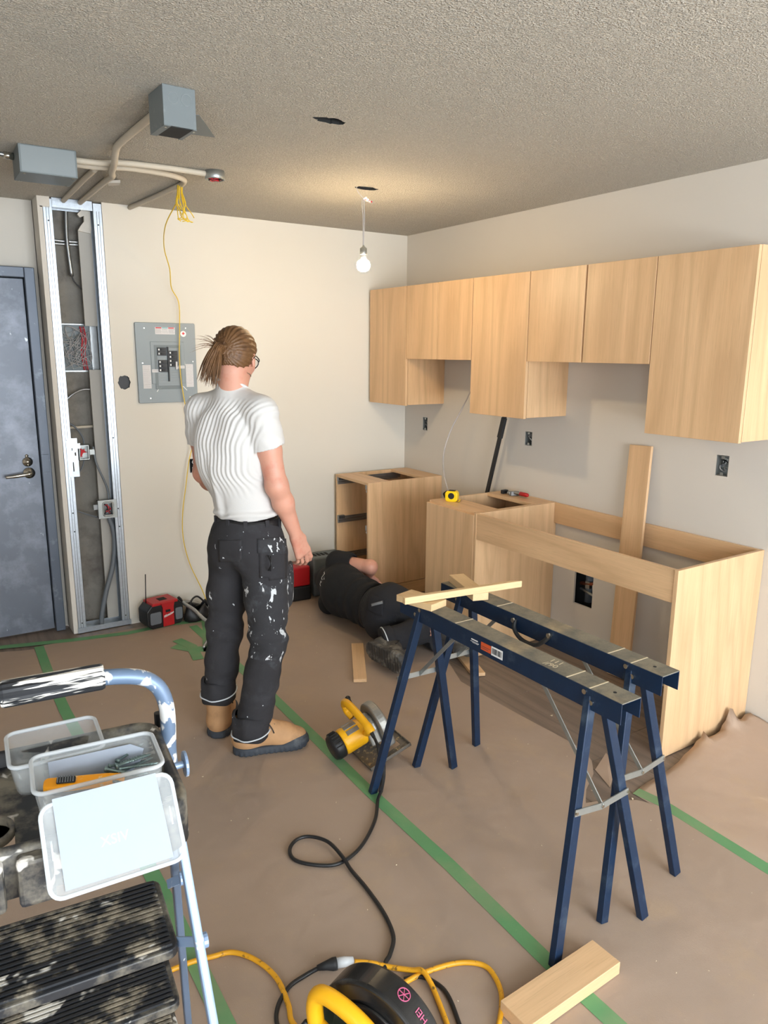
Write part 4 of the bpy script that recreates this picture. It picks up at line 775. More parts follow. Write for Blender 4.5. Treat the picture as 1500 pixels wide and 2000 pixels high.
# ------------------------------------------------------------------ big yellow saw at the bottom edge
sc = Vector((-2.365, -3.33, .004)); za = math.atan2(-.93, .37)   # local X along the disc plane
t = thing('chop_saw', 'large yellow and black saw cut off by the bottom edge of the picture', 'power saw', sc, za)
# local X = along blade, local Y = to the right hand side (outer)
bm = B(); n = 64; R_ = .150; c0 = .165
prof = [(R_*math.cos(PI*1.1-PI*1.2*i/n), c0+R_*math.sin(PI*1.1-PI*1.2*i/n)) for i in range(n+1)]
v = prism(bm, prof, .07, 'y', -.035); g = obj('blade_guard', bm, 'guard', t, bevel=.012, seg=4)
bm = B(); prof2 = [(.105*math.cos(PI*1.1-PI*1.2*i/n), c0+.105*math.sin(PI*1.1-PI*1.2*i/n)) for i in range(n+1)]; prism(bm, prof2, .008, 'y', -.043); obj('guard_window', bm, 'guard', t, bevel=.006, seg=3)
bm = B(); lathe(bm, [(0, 0), (.127, 0), (.127, .002), (0, .002)], (0, 0, 0), 48, Matrix.Translation((0, 0, c0)) @ RX(PI/2)); obj('blade', bm, 'steel', t)
bm = B(); cyl(bm, (0.02, -.04, c0), (0.02, -.13, c0), .05, 24); obj('motor_housing', bm, 'black', t, bevel=.008)
bm = B(); box(bm, (-.06, -.13, 0), (.30, .13, .05)); box(bm, (-.05, -.16, .05), (.1, .16, .065)); obj('base', bm, 'cast', t, bevel=.01)
bm = B(); P = [(-.115, -.085, .20), (-.12, -.083, .25), (-.10, -.08, .283), (-.03, -.078, .278), (.035, -.078, .25), (.05, -.08, .205)]
tube(bm, smooth_path(P, 6), .019, 14); tube(bm, smooth_path([(-.115, -.085, .205), (-.06, -.082, .185), (.05, -.09, .20)], 5), .016, 12); tube(bm, smooth_path([(.045, -.1, .22), (.03, -.06, .2), (.02, -.03, .18)], 4), .02, 12); obj('handle', bm, 'yellow', t, True)
bm = B(); box(bm, (-.05, -.11, .2), (-.01, -.09, .225)); obj('trigger', bm, 'black', t, bevel=.004)
def onrim(a, y, body, size): 
    x, z = (R_+.0012)*math.cos(a), c0+(R_+.0012)*math.sin(a)
    text(body, size, 'print', 'pink', t, frame((x, y, z), (-math.sin(a), 0, math.cos(a)), (0, -1, 0)))
onrim(math.radians(48), .004, 'HEI', .022)
bm = B(); a = math.radians(68); c = Vector(((R_+.001)*math.cos(a), .004, c0+(R_+.001)*math.sin(a))); X = Vector((-math.sin(a), 0, math.cos(a))); Y = Vector((0, 1, 0))
tube(bm, [c+X*.014*math.cos(i*PI/12)+Y*.014*math.sin(i*PI/12) for i in range(24)], .0012, 5, closed=True)
for i in range(6): tube(bm, [c, c+(X*math.cos(i*PI/3)+Y*math.sin(i*PI/3))*.0135], .001, 4)
obj('print', bm, 'pink', t)
bm = B(); tube(bm, smooth_path([(-.13, -.10, .21), (-.18, -.12, .12), (-.2, -.14, .03)], 5), .006, 8); obj('cord', bm, 'black', t, True)
# extension cord and plug
cond('extension_cord', 'orange-yellow extension cord curving on the floor at the bottom', [(-2.9, -2.80, .0095), (-2.75, -2.74, .0095), (-2.62, -2.735, .0095), (-2.544, -2.75, .0095), (-2.491, -2.767, .0095), (-2.448, -2.827, .0095), (-2.426, -2.912, .0095), (-2.436, -3.003, .0095), (-2.45, -3.06, .0095), (-2.42, -3.14, .0095), (-2.3, -3.16, .0095), (-2.2, -3.12, .0095), (-2.12, -3.11, .0095), (-2.04, -3.12, .0095), (-1.978, -3.14, .0095), (-1.935, -3.175, .0095), (-1.928, -3.215, .0095), (-1.955, -3.28, .0095), (-2.022, -3.343, .0095), (-2.12, -3.40, .0095), (-2.2, -3.5, .0095)], .007, 'ycord', 'cord', None, 12)
cond('extension_cord', 'yellow extension cord end joined by a clear plug to the black cord', [(-2.226, -2.985, .016), (-2.19, -3.01, .014), (-2.152, -3.045, .0095), (-2.11, -3.09, .014), (-2.093, -3.115, .024), (-2.092, -3.15, .018), (-2.10, -3.19, .0095), (-2.128, -3.272, .0095), (-2.16, -3.36, .0095), (-2.2, -3.6, .0095)], .007, 'ycord', 'cord', None, 12)
t = thing('cord_plug', 'clear and black plug joining the yellow and black cords', 'plug', (-2.27, -2.965, .018), math.atan2(-.02, .06))
bm = B(); tube(bm, [(-.0, 0, 0), (.022, 0, 0), (.046, 0, 0)], [.0135, .0135, .009], 12); obj('clear_socket', bm, 'clearrim', t, True)
bm = B(); tube(bm, [(-.001, 0, 0), (-.012, 0, 0), (-.03, 0, 0), (-.055, 0, -.002)], [.0165, .0165, .012, .007], 12); obj('black_plug', bm, 'blackr', t, True)
cond('power_cord', 'black cord of the large saw curving to the plug', [(-2.318, -2.948, .014), (-2.353, -2.945, .0085), (-2.41, -2.955, .0085), (-2.462, -2.995, .0085), (-2.486, -3.05, .0085), (-2.47, -3.12, .0085), (-2.45, -3.2, .0085)], .0058, 'black', 'cord')
cond('power_cord', 'black cord passing behind the large saw toward the bottom edge', [(-2.14, -3.10, .0085), (-2.10, -3.115, .0085), (-2.078, -3.15, .0085), (-2.072, -3.2, .0085), (-2.10, -3.283, .0085), (-2.16, -3.42, .0085)], .0058, 'black', 'cord')
# ------------------------------------------------------------------ radio, bag, hose by the back wall
t = thing('jobsite_radio', 'red and black jobsite radio with an antenna at the foot of the back wall', 'radio', (-1.885, -.115, .004), math.radians(9))
hw, hd, hh = .118, .062, .155
bm = B(); prism(bm, [(-hw, .03), (-hw+.03, 0), (hw-.02, 0), (hw, .03), (hw, hh-.035), (hw-.03, hh), (-hw+.03, hh-.006), (-hw, hh-.04)], 2*hd, 'y', -hd); obj('body', bm, 'black', t, bevel=.008)
bm = B(); prism(bm, [(-.02, .004), (.052, .004), (.052, hh-.035), (.06, hh), (-.03, hh), (-.02, hh-.03)], .01, 'y', -hd-.008); prism(bm, [(-.085, hh-.012), (.085, hh-.012), (.08, hh+.006), (-.08, hh+.006)], 2*hd+.006, 'y', -hd-.003); obj('red_shell', bm, 'red', t, bevel=.004)
bm = B(); prism(bm, rrect(-.1, .03, -.03, hh-.05, .01, 3), .008, 'y', -hd-.006); obj('speaker_grille', bm, 'pvc', t, bevel=.002)
bm = B(); prism(bm, rrect(.062, .03, .108, hh-.05, .01, 3), .008, 'y', -hd-.006); obj('speaker_grille', bm, 'pvc', t, bevel=.002)
bm = B(); box(bm, (-.003, -hd-.012, hh-.06), (.026, -hd-.007, hh-.046)); box(bm, (-.02, -.03, hh+.004), (.03, .02, hh+.0075)); obj('display', bm, 'dark', t)
text('Milwaukee', .0155, 'lettering', 'prt_w', t, frame((.016, -hd-.0088, .078), (1, 0, .28), (0, 0, 1)), .0006, shear=.25, bold=.0004)
bm = B(); bar(bm, (-.015, -hd-.0088, .062), (.04, -hd-.0088, .078), .0016, .001, (0, 1, 0)); obj('lettering', bm, 'prt_w', t)
bm = B(); tube(bm, [(-.085, .02, hh-.01), (-.072, .03, hh+.17)], .0032, 8); obj('antenna', bm, 'black', t, True)
bm = B(); tube(bm, smooth_path([(hw-.01, 0, hh-.06), (hw+.02, 0, hh-.04), (hw+.0, 0, hh-.01)], 4), .009, 8); obj('side_bumper', bm, 'black', t, True)
t = thing('tool_bag', 'small open black fabric bag on the floor beside the red radio', 'bag', (-1.665, -.14, .004), math.radians(20))
bm = B(); r = random.Random(4); N = 20; rings = []
for zz, k in ((0, .9), (.02, 1.05), (.045, 1.0), (.07, .85), (.085, .8)):
    rings.append([bm.verts.new(((.095*k+r.uniform(-.008, .008))*math.cos(2*PI*i/N), (.06*k+r.uniform(-.008, .008))*math.sin(2*PI*i/N), zz*(1+.25*math.sin(i*1.3)))) for i in range(N)])
for a, b in zip(rings, rings[1:]):
    for i in range(N): bm.faces.new((a[i], a[(i+1) % N], b[(i+1) % N], b[i]))
bm.faces.new(rings[0]); o = obj('pouch', bm, 'belt', t, True); sm = o.modifiers.new('thickness', 'SOLIDIFY'); sm.thickness = .004
bm = B(); tube(bm, smooth_path([(-.06, .0, .09), (-.03, .01, .13), (.02, .02, .135), (.06, .01, .095)], 5), .006, 8); obj('handle', bm, 'belt', t, True)
cond('flexible_conduit', 'flexible metal conduit bending over the black bag toward the boots', [(-1.50, .0-.03, .03), (-1.60, -.03, .05), (-1.68, -.05, .085), (-1.735, -.10, .11), (-1.745, -.15, .115), (-1.71, -.22, .09), (-1.67, -.29, .04), (-1.62, -.36, .016), (-1.57, -.43, .016)], .0125, 'flex', 'conduit', None, 10, rib=.006)
cond('flexible_conduit', 'short end of flexible metal conduit on the paper behind the left boot', [(-1.60, -.37, .016), (-1.67, -.436, .014), (-1.745, -.54, .012), (-1.805, -.63, .012)], .0095, 'flex', 'conduit', None, 10, rib=.005)
t = thing('toolbox', 'red and black toolbox with a grey top behind the lying worker', 'toolbox', (-.93, -.105, .004), math.radians(-5))
bm = B(); box(bm, (-.12, -.085, .0), (.05, .085, .10)); obj('battery_base', bm, 'black', t, bevel=.012)
bm = B(); box(bm, (-.105, -.08, .10), (.045, .08, .235)); obj('red_body', bm, 'red', t, bevel=.01)
t = thing('tool_case', 'grey vented case standing against the back wall beyond the lying worker', 'case', (-.70, -.10, .004), math.radians(-4))
bm = B(); box(bm, (-.15, -.075, 0), (.09, .085, .275)); obj('case_body', bm, 'boxgrey', t, bevel=.012); bm = B()
for i in range(5): box(bm, (-.15+i*.03, -.03, .2745), (-.13+i*.03, .03, .2765))
obj('vent', bm, 'dark', t)
# chips of dust on the floor
bm = B()
for i in range(420):
    x = random.uniform(-2.9, -.2); y = random.uniform(-4.0, -.2); s = random.uniform(.001, .0035)*(1+ (random.random() < .04)*1.6)
    if x > -.84 and y > -2.85: z = .0
    else: z = .0036
    vs = [bm.verts.new((x+random.uniform(-s, s), y+random.uniform(-s, s), z+(0 if j < 3 else s*.7))) for j in range(4)]
    for f in ((0, 1, 3), (1, 2, 3), (0, 2, 3)): bm.faces.new([vs[q] for q in f])
o = tag(obj('floor_debris', bm, 'dust'), 'scattered pale plaster and wood crumbs over the brown floor paper', 'debris'); o['kind'] = 'stuff'

# ------------------------------------------------------------------ stepladder with tray
t = thing('stepladder', 'plaster-splashed folding stepladder with tool tray at the lower left', 'stepladder', (-2.96, -3.33, .003), math.radians(-6))
O = Vector((-2.96, -3.33, .003))
def q(x, y, z): return Vector((x, y, z))-O
# handle
hx0, hx1 = -3.13, -2.782
pts = [q(hx0+.0, -3.235, .96), q(hx0, -3.24, 1.05), q(hx0+.015, -3.24, 1.10), q(hx0+.06, -3.24, 1.118), q(-2.96, -3.24, 1.122), q(hx1-.07, -3.24, 1.115), q(hx1-.02, -3.24, 1.093), q(hx1, -3.24, 1.045), q(hx1, -3.238, .96), q(hx1+.002, -3.232, .93)]
bm = B(); tube(bm, smooth_path(pts, 7), .0135, 14); obj('handle', bm, 'rail', t, True)
bm = B(); n = 28; L = [] 
for xx in (-3.035, -3.03, -2.885, -2.88):
    k = .9 if xx in (-3.035, -2.88) else 1; L.append([bm.verts.new(q(xx, -3.24+(.0205+(.0014 if j % 2 else 0))*k*math.cos(2*PI*j/n), 1.121+(.0205+(.0014 if j % 2 else 0))*k*math.sin(2*PI*j/n))) for j in range(n)])
for a, b in zip(L, L[1:]):
    for j in range(n): bm.faces.new((a[j], a[(j+1) % n], b[(j+1) % n], b[j]))
bm.faces.new(L[0]); bm.faces.new(L[-1]); obj('grip', bm, 'grip', t)
# tray
tx0, tx1, ty0, ty1 = -3.125, -2.795, -3.48, -3.19; zt = 1.0
hole = (-3.075, -3.02, -3.475, -3.40)
bm = B(); slab_holes(bm, tx0+.012, tx1-.012, ty0+.012, ty1-.012, [(-3.10, -3.03, -3.43, -3.36)], .972, .978, 'z')
for v in bm.verts: v.co -= O
obj('tray_floor', bm, 'trayb', t)
bm = B(); po = rrect(tx0, ty0, tx1, ty1, .04, 6); pi_ = rrect(tx0+.016, ty0+.016, tx1-.016, ty1-.016, .03, 6); n = len(po)
V = [[bm.verts.new(q(p[0], p[1], z)) for p in P] for P, z in ((po, .93), (po, zt), ([((a[0]+b[0])/2, (a[1]+b[1])/2) for a, b in zip(po, pi_)], zt+.004), (pi_, zt), (pi_, .93))]
for a, b in zip(V, V[1:]+V[:1]):
    for i in range(n): bm.faces.new((a[i], a[(i+1) % n], b[(i+1) % n], b[i]))
obj('tray_rim', bm, 'trayb', t, True)
bm = B(); lathe(bm, [(.036, .0), (.036, .012), (.031, .012), (.031, .0)], q(-3.065, -3.395, .975), 24); obj('cup_ring', bm, 'trayb', t, True)
for x0, x1 in ((-3.14, -3.045), (-3.03, -2.985)):
    bm = B(); box(bm, q(x0, -3.502, .925), q(x1, -3.478, .995)); obj('hanging_hook', bm, 'trayb', t, bevel=.006)
bm = B(); cyl(bm, q(-2.796, -3.34, .985), q(-2.777, -3.34, .985), .006, 10); cyl(bm, q(-2.777, -3.34, .985), q(-2.772, -3.34, .985), .021, 20); obj('side_knob', bm, 'railc', t, bevel=.001)
bm = B(); cyl(bm, q(-2.79, -3.2, .99), q(-2.79, -3.2, 1.015), .008, 10); obj('peg', bm, 'black', t)
# rails
M['raild'] = mat('dark_blue_grey_rail', (96, 110, 130), .4, .2, .1, 14, 0, 60, splat=((210, 210, 208), 40, .68, .7))
def rail(name, a, b, m, w=.026, d=.014): bm = B(); bar(bm, q(*a), q(*b), w, d, (1, 0, 0)); return obj(name, bm, m, t, bevel=.003)
rail('rear_leg', (-2.802, -3.37, .95), (-2.745, -3.69, .006), 'railc', .022, .014); rail('rear_leg', (-3.118, -3.37, .95), (-3.175, -3.69, .006), 'railc', .022, .014)
rail('front_leg', (-2.80, -3.31, .95), (-2.735, -3.02, .006), 'raild', .024, .014); rail('front_leg', (-3.12, -3.31, .95), (-3.185, -3.02, .006), 'raild', .024, .014)
def step(xr, y0, y1, z, name='step'):
    xl = -2.96*2-xr; bm = B(); po = rrect(xl, y0, xr, y1, .018, 4); v = prism(bm, po, .018, 'z', z-.02)
    for vv in bm.verts: vv.co -= O
    s = obj('step', bm, 'trayb', t, bevel=.003); nr = 15
    bm = B()
    for i in range(nr): yy = y0+.012+(y1-y0-.024)*i/(nr-1); box(bm, q(xl+.01, yy-.0028, z-.003), q(xr-.01, yy+.0028, z+.0022))
    obj('tread_ribs', bm, 'stepb', s)
step(-2.812, -3.405, -3.222, .70); step(-2.795, -3.285, -3.11, .475); step(-2.775, -3.21, -3.03, .25)
def link(a, b, r=.006): bm = B(); bar(bm, q(*a), q(*b), .016, .004, (1, 0, 0)); cyl(bm, q(b[0]-.004, b[1], b[2]), q(b[0]+.012, b[1], b[2]), .012, 14); return obj('brace', bm, 'railc', t, bevel=.001)
link((-2.812, -3.38, .688), (-2.785, -3.435, .722)); link((-3.108, -3.38, .688), (-3.135, -3.435, .722)); link((-2.80, -3.25, .70), (-2.782, -3.29, .735))
# tubs
def tub(name, label, x0, x1, y0, y1, z0, z1, rz=0):
    cx, cy = (x0+x1)/2, (y0+y1)/2; tt = thing(name, label, 'container', (cx, cy, z0), rz); hx, hy, h = (x1-x0)/2, (y1-y0)/2, z1-z0
    bm = B(); A = [rrect(-hx*k, -hy*k, hx*k, hy*k, .014, 4) for k in (.86, .9, 1.0, .97, .87, .84)]; Z = [0, .006, h, h, .008, .003]
    V = [[bm.verts.new((p[0], p[1], z)) for p in a] for a, z in zip(A, Z)]
    for a, b in zip(V, V[1:]):
        for i in range(len(a)): bm.faces.new((a[i], a[(i+1) % len(a)], b[(i+1) % len(b)], b[i]))
    bm.faces.new(V[0]); bm.faces.new(V[-1]); obj('tub_body', bm, 'clear', tt, True)
    bm = B(); tube(bm, [(p[0], p[1], h) for p in rrect(-hx, -hy, hx, hy, .016, 5)], .0034, 8, closed=True); obj('rim', bm, 'clearrim', tt, True); return tt
tub('plastic_tub', 'clear plastic tub behind the one with the knife in the tray', -3.025, -2.888, -3.318, -3.198, .9785, 1.032, math.radians(-4))
tb = tub('plastic_tub', 'front clear plastic tub holding an orange knife and screws', -3.006, -2.828, -3.437, -3.325, .9785, 1.045, math.radians(-6))
bm = B(); prism(bm, [(-.065, .006), (.05, .006), (.068, .022), (.075, .045), (.055, .058), (-.066, .058)], .0008, 'y', .046); obj('paper_slip', bm, 'paperw', tb)
# knife
t = thing('utility_knife', 'orange snap-off utility knife lying in the clear tub', 'knife', (-2.99, -3.352, 1.008), 0, rot=(math.radians(14), math.radians(4), math.radians(-15)))
bm = B(); prism(bm, [(0, -.008), (.006, -.012), (.09, -.010), (.115, -.006), (.115, .006), (.09, .010), (.004, .011), (0, .006)], .012, 'z', 0); obj('handle', bm, 'orange', t, bevel=.003)
bm = B(); box(bm, (.018, -.006, .0115), (.045, .006, .016)); obj('slider', bm, 'blackr', t, bevel=.002)
for i in range(7): bm = B(); box(bm, (.019+i*.0036, -.006, .016), (.0208+i*.0036, .006, .0172)); obj('slider_rib', bm, 'pvc', t)
bm = B(); box(bm, (.114, -.0045, .004), (.135, .0045, .0048)); obj('blade', bm, 'steel', t)
def screw(label, p, a, tilt, group):
    t = thing('screw', label, 'screw', p, 0, group, (0, tilt, a)); bm = B()
    L_ = .06; pts = []; lathe(bm, [(.0052, 0), (.0052, .0012), (.0022, .004), (.0021, .02), (.0021, .055), (.0003, L_)], (0, 0, 0), 8, Matrix.Rotation(PI/2, 4, 'Y')); obj('shank', bm, 'screw', t, True)
    bm = B(); tube(bm, [(.02+i*.0006, .0024*math.cos(i*.9), .0024*math.sin(i*.9)) for i in range(56)], .0006, 4); obj('thread', bm, 'screw', t)
for i in range(16):
    screw('green-grey wood screw in the loose heap at the right of the front tub', (-2.93+.05*random.random(), -3.375+.03*random.random(), .988+.0022*i), random.uniform(-1.0, .6), random.uniform(-.12, .12), 'screws heaped in the front tub')
for i in range(8):
    screw('wood screw lying in the rear clear tub', (-2.99+.07*random.random(), -3.28+.05*random.random(), .984+.0015*i), random.uniform(-1.0, .6), random.uniform(-.1, .1), 'screws in the rear tub')
# lid with white sheet
A = Vector((-3.012, -3.478, 1.056)); Bv = Vector((-2.842, -3.498, 1.064)); C_ = Vector((-3.014, -3.548, .967))
mm = frame(A, Bv-A, C_-A); mm.translation = A; Wd = (Bv-A).length; Hd = (C_-A).length
t = thing('tub_lid', 'clear tub lid with a white sheet leaning over the front of the tray', 'lid'); t.matrix_world = mm
bm = B(); prism(bm, rrect(0, 0, Wd, Hd+.004, .016, 5), .0012, 'z', 0); obj('lid_panel', bm, 'clear', t)
bm = B(); tube(bm, [(p[0], p[1], .001) for p in rrect(0, 0, Wd, Hd+.004, .016, 5)], .003, 8, closed=True)
for x in (.009, Wd-.009): box(bm, (x-.0012, .045, .001), (x+.0012, .07, .003))
obj('lid_rim', bm, 'clearrim', t, True)
bm = B(); prism(bm, [(.017, -.006), (.152, -.003), (.155, Hd-.002), (.018, Hd-.003)], .0009, 'z', -.0022); sh = obj('white_sheet', bm, 'paperw', t)
M['faint'] = mat('faint_blue_grey_pencil', (205, 214, 226), .7)
text('XSIV', .018, 'faint_marks', 'faint', t, frame((.086, .066, -.0023), (1, 0, 0), (0, -1, 0)), .0002)
# ------------------------------------------------------------------ people: signed-distance bodies meshed by surface nets
class SDF:
    def __init__(s, lo, hi, h):
        s.lo = np.array(lo, float); s.h = h; s.n = np.ceil((np.array(hi)-s.lo)/h).astype(int)+1; s.D = np.full(s.n, .08, np.float32)
        s.ax = [s.lo[i]+h*np.arange(s.n[i]) for i in range(3)]
    def sub(s, lo, hi):
        i0 = np.clip(np.floor((np.array(lo)-s.lo)/s.h).astype(int), 0, s.n-1); i1 = np.clip(np.ceil((np.array(hi)-s.lo)/s.h).astype(int)+1, 1, s.n)
        sl = tuple(slice(a, b) for a, b in zip(i0, i1)); return sl, np.meshgrid(*[s.ax[i][sl[i]] for i in range(3)], indexing='ij')
    def put(s, sl, d, k, mode):
        a = s.D[sl]
        if mode == 'cut': d = -d; hh = np.clip(.5-.5*(a-d)/k, 0, 1); s.D[sl] = a*(1-hh)+d*hh+k*hh*(1-hh)
        else: hh = np.clip(.5+.5*(a-d)/k, 0, 1); s.D[sl] = a*(1-hh)+d*hh-k*hh*(1-hh)
        return s
    def cone(s, a, b, ra, rb, k=.02, flat=None, f=1.0, mode='add'):
        a = np.array(a, float); b = np.array(b, float); m = max(ra, rb)+.05+k
        sl, (X, Y, Z) = s.sub(np.minimum(a, b)-m, np.maximum(a, b)+m); P = [X-a[0], Y-a[1], Z-a[2]]; ba = b-a
        if flat is not None:
            w = np.array(flat, float); w /= np.linalg.norm(w); q = P[0]*w[0]+P[1]*w[1]+P[2]*w[2]; e = (1/f-1)
            P = [P[i]+w[i]*q*e for i in range(3)]; bq = ba@w; ba = ba+w*bq*e
        t = np.clip((P[0]*ba[0]+P[1]*ba[1]+P[2]*ba[2])/max(ba@ba, 1e-9), 0, 1)
        d = np.sqrt(sum((P[i]-t*ba[i])**2 for i in range(3)))-(ra+t*(rb-ra))
        if flat is not None: d = d*min(1, f)
        return s.put(sl, d, k, mode)
    def ell(s, c, r, R=None, k=.02, mode='add'):
        c = np.array(c, float); r = np.array(r, float); m = r.max()+.05+k; sl, (X, Y, Z) = s.sub(c-m, c+m); P = np.stack([X-c[0], Y-c[1], Z-c[2]], -1)
        if R is not None: P = P@np.array(R)
        k0 = np.sqrt(((P/r)**2).sum(-1)); k1 = np.sqrt(((P/r**2)**2).sum(-1)); d = k0*(k0-1)/np.maximum(k1, 1e-6)
        return s.put(sl, d, k, mode)
    def plane(s, p, n, k=.004):
        """removes everything on the side n points to"""
        n = np.array(n, float); n /= np.linalg.norm(n); X, Y, Z = np.meshgrid(*s.ax, indexing='ij', sparse=True); d = (X-p[0])*n[0]+(Y-p[1])*n[1]+(Z-p[2])*n[2]
        s.D = np.maximum(s.D, d.astype(np.float32)); return s
    def planebox(s, p, n, lo, hi):
        sl, (X, Y, Z) = s.sub(lo, hi); n = np.array(n, float); n /= np.linalg.norm(n); d = (X-p[0])*n[0]+(Y-p[1])*n[1]+(Z-p[2])*n[2]; s.D[sl] = np.maximum(s.D[sl], d); return s
    def mesh(s, name, disp=None, smooth=1):
        D = s.D; ins = D < 0; n = s.n
        D[0], D[-1] = .05, .05; D[:, 0], D[:, -1] = .05, .05; D[:, :, 0], D[:, :, -1] = .05, .05; ins = D < 0
        cs = [(i, j, k) for i in (0, 1) for j in (0, 1) for k in (0, 1)]
        cnt = sum(ins[i:n[0]-1+i, j:n[1]-1+j, k:n[2]-1+k].astype(np.int8) for i, j, k in cs)
        C = np.argwhere((cnt > 0) & (cnt < 8)); idx = -np.ones(tuple(n-1), np.int64); idx[tuple(C.T)] = np.arange(len(C))
        acc = np.zeros((len(C), 3)); w = np.zeros(len(C))
        for a in range(8):
            for ax in range(3):
                if cs[a][ax]: continue
                o1 = np.array(cs[a]); o2 = o1.copy(); o2[ax] = 1
                v1 = D[tuple((C+o1).T)]; v2 = D[tuple((C+o2).T)]; m = (v1 < 0) != (v2 < 0); t = v1/np.where(m, v1-v2, 1)
                p = C+o1+(o2-o1)*t[:, None]; acc[m] += p[m]; w[m] += 1
        V = s.lo+s.h*acc/np.maximum(w, 1)[:, None]; F = []
        for ax in range(3):
            u, v = [(1, 2), (2, 0), (0, 1)][ax]; sl1 = [slice(1, -1)]*3; sl1[ax] = slice(0, -1); sl2 = [slice(1, -1)]*3; sl2[ax] = slice(1, None)
            A_ = ins[tuple(sl1)]; B_ = ins[tuple(sl2)]
            for flip in (0, 1):
                E = np.argwhere((A_ & ~B_) if not flip else (~A_ & B_)); off = np.array([1, 1, 1]); off[ax] = 0; E = E+off
                q = []
                for du, dv in ((-1, -1), (0, -1), (0, 0), (-1, 0)): e = E.copy(); e[:, u] += du; e[:, v] += dv; q.append(idx[tuple(e.T)])
                q = np.stack(q, 1); F.append(q if not flip else q[:, ::-1])
        F = np.concatenate(F); F = F[(F >= 0).all(1)]
        for _ in range(smooth):
            S = np.zeros_like(V); N = np.zeros(len(V))
            for a, b in ((0, 1), (1, 2), (2, 3), (3, 0)):
                np.add.at(S, F[:, a], V[F[:, b]]); np.add.at(S, F[:, b], V[F[:, a]]); np.add.at(N, F[:, a], 1); np.add.at(N, F[:, b], 1)
            V = V*.5+.5*S/np.maximum(N, 1)[:, None]
        if disp:
            e1 = V[F[:, 2]]-V[F[:, 0]]; e2 = V[F[:, 3]]-V[F[:, 1]]; fn = np.cross(e1, e2); Nn = np.zeros_like(V)
            for a in range(4): np.add.at(Nn, F[:, a], fn)
            Nn /= np.maximum(np.linalg.norm(Nn, axis=1), 1e-9)[:, None]; V = V+Nn*disp(V)[:, None]
        me = bpy.data.meshes.new(name); me.vertices.add(len(V)); me.vertices.foreach_set('co', V.astype(np.float32).ravel()); me.loops.add(F.size); me.loops.foreach_set('vertex_index', F.astype(np.int32).ravel())
        me.polygons.add(len(F)); me.polygons.foreach_set('loop_start', np.arange(0, F.size, 4, dtype=np.int32)); me.polygons.foreach_set('loop_total', np.full(len(F), 4, np.int32)); me.update(calc_edges=True); me.validate(); return me
def sn(x): return np.sin(x)
def noise3(V, f, seed=0):
    r = np.random.default_rng(seed); o = np.zeros(len(V))
    for i in range(7):
        d = r.normal(size=3); d /= np.linalg.norm(d); o += np.sin(V@d*f*r.uniform(.7, 1.4)+r.uniform(0, 6.28))
    return o/4
def unit(v): v = np.array(v, float); return v/np.linalg.norm(v)
def rotv(v, axis, a): return np.array(Matrix.Rotation(a, 3, Vector(axis)) @ Vector(v))
def hand(s, W, p, n, lat, curls, spread=.1, thumb=(.55, .6, -.5), sc=1.0, fa=None):
    """W wrist, p palm direction, n back of the hand, lat toward the thumb"""
    p, n = unit(p), np.array(n, float); n = unit(n-p*(n@p)); l = np.cross(p, n); l = l if l@np.array(lat) > 0 else -l; W = np.array(W, float)
    for o in (-.028, -.010, .010, .027): s.cone(W+l*o*.55*sc, W+p*.080*sc+l*o*sc, .0165*sc, .0130*sc, .012)
    tips = []
    for i, (o, ln) in enumerate(((.030, 1.0), (.010, 1.1), (-.011, 1.03), (-.030, .82))):
        a = W+p*(.086-.006*abs(i-1))*sc+l*o*sc; d = unit(p+l*o*spread*20); r0 = .0098-.0005*i
        for j, L in enumerate((.044, .027, .021)):
            d = rotv(d, np.cross(n, d), 0) if False else unit(d*math.cos(curls[i][j])-n*math.sin(curls[i][j])) if j == 0 else unit(rotv(d, tuple(l), curls[i][j]*(1 if np.dot(np.cross(l, d), -n) > 0 else -1)))
            b = a+d*L*ln*sc; s.cone(a, b, (r0-.0008*j)*sc, (r0-.0008*(j+1))*sc, .005); a = b
        tips.append(a)
    a = W+p*.02*sc+l*.024*sc; d = unit(p*thumb[0]+l*thumb[1]+n*thumb[2])
    for j, (L, r1, r2) in enumerate(((.042, .0165, .0125), (.032, .0122, .0105), (.026, .0105, .0085))):
        b = a+d*L*sc; s.cone(a, b, r1*sc, r2*sc, .009); a = b; d = unit(d+p*.45-n*.1)
    return tips
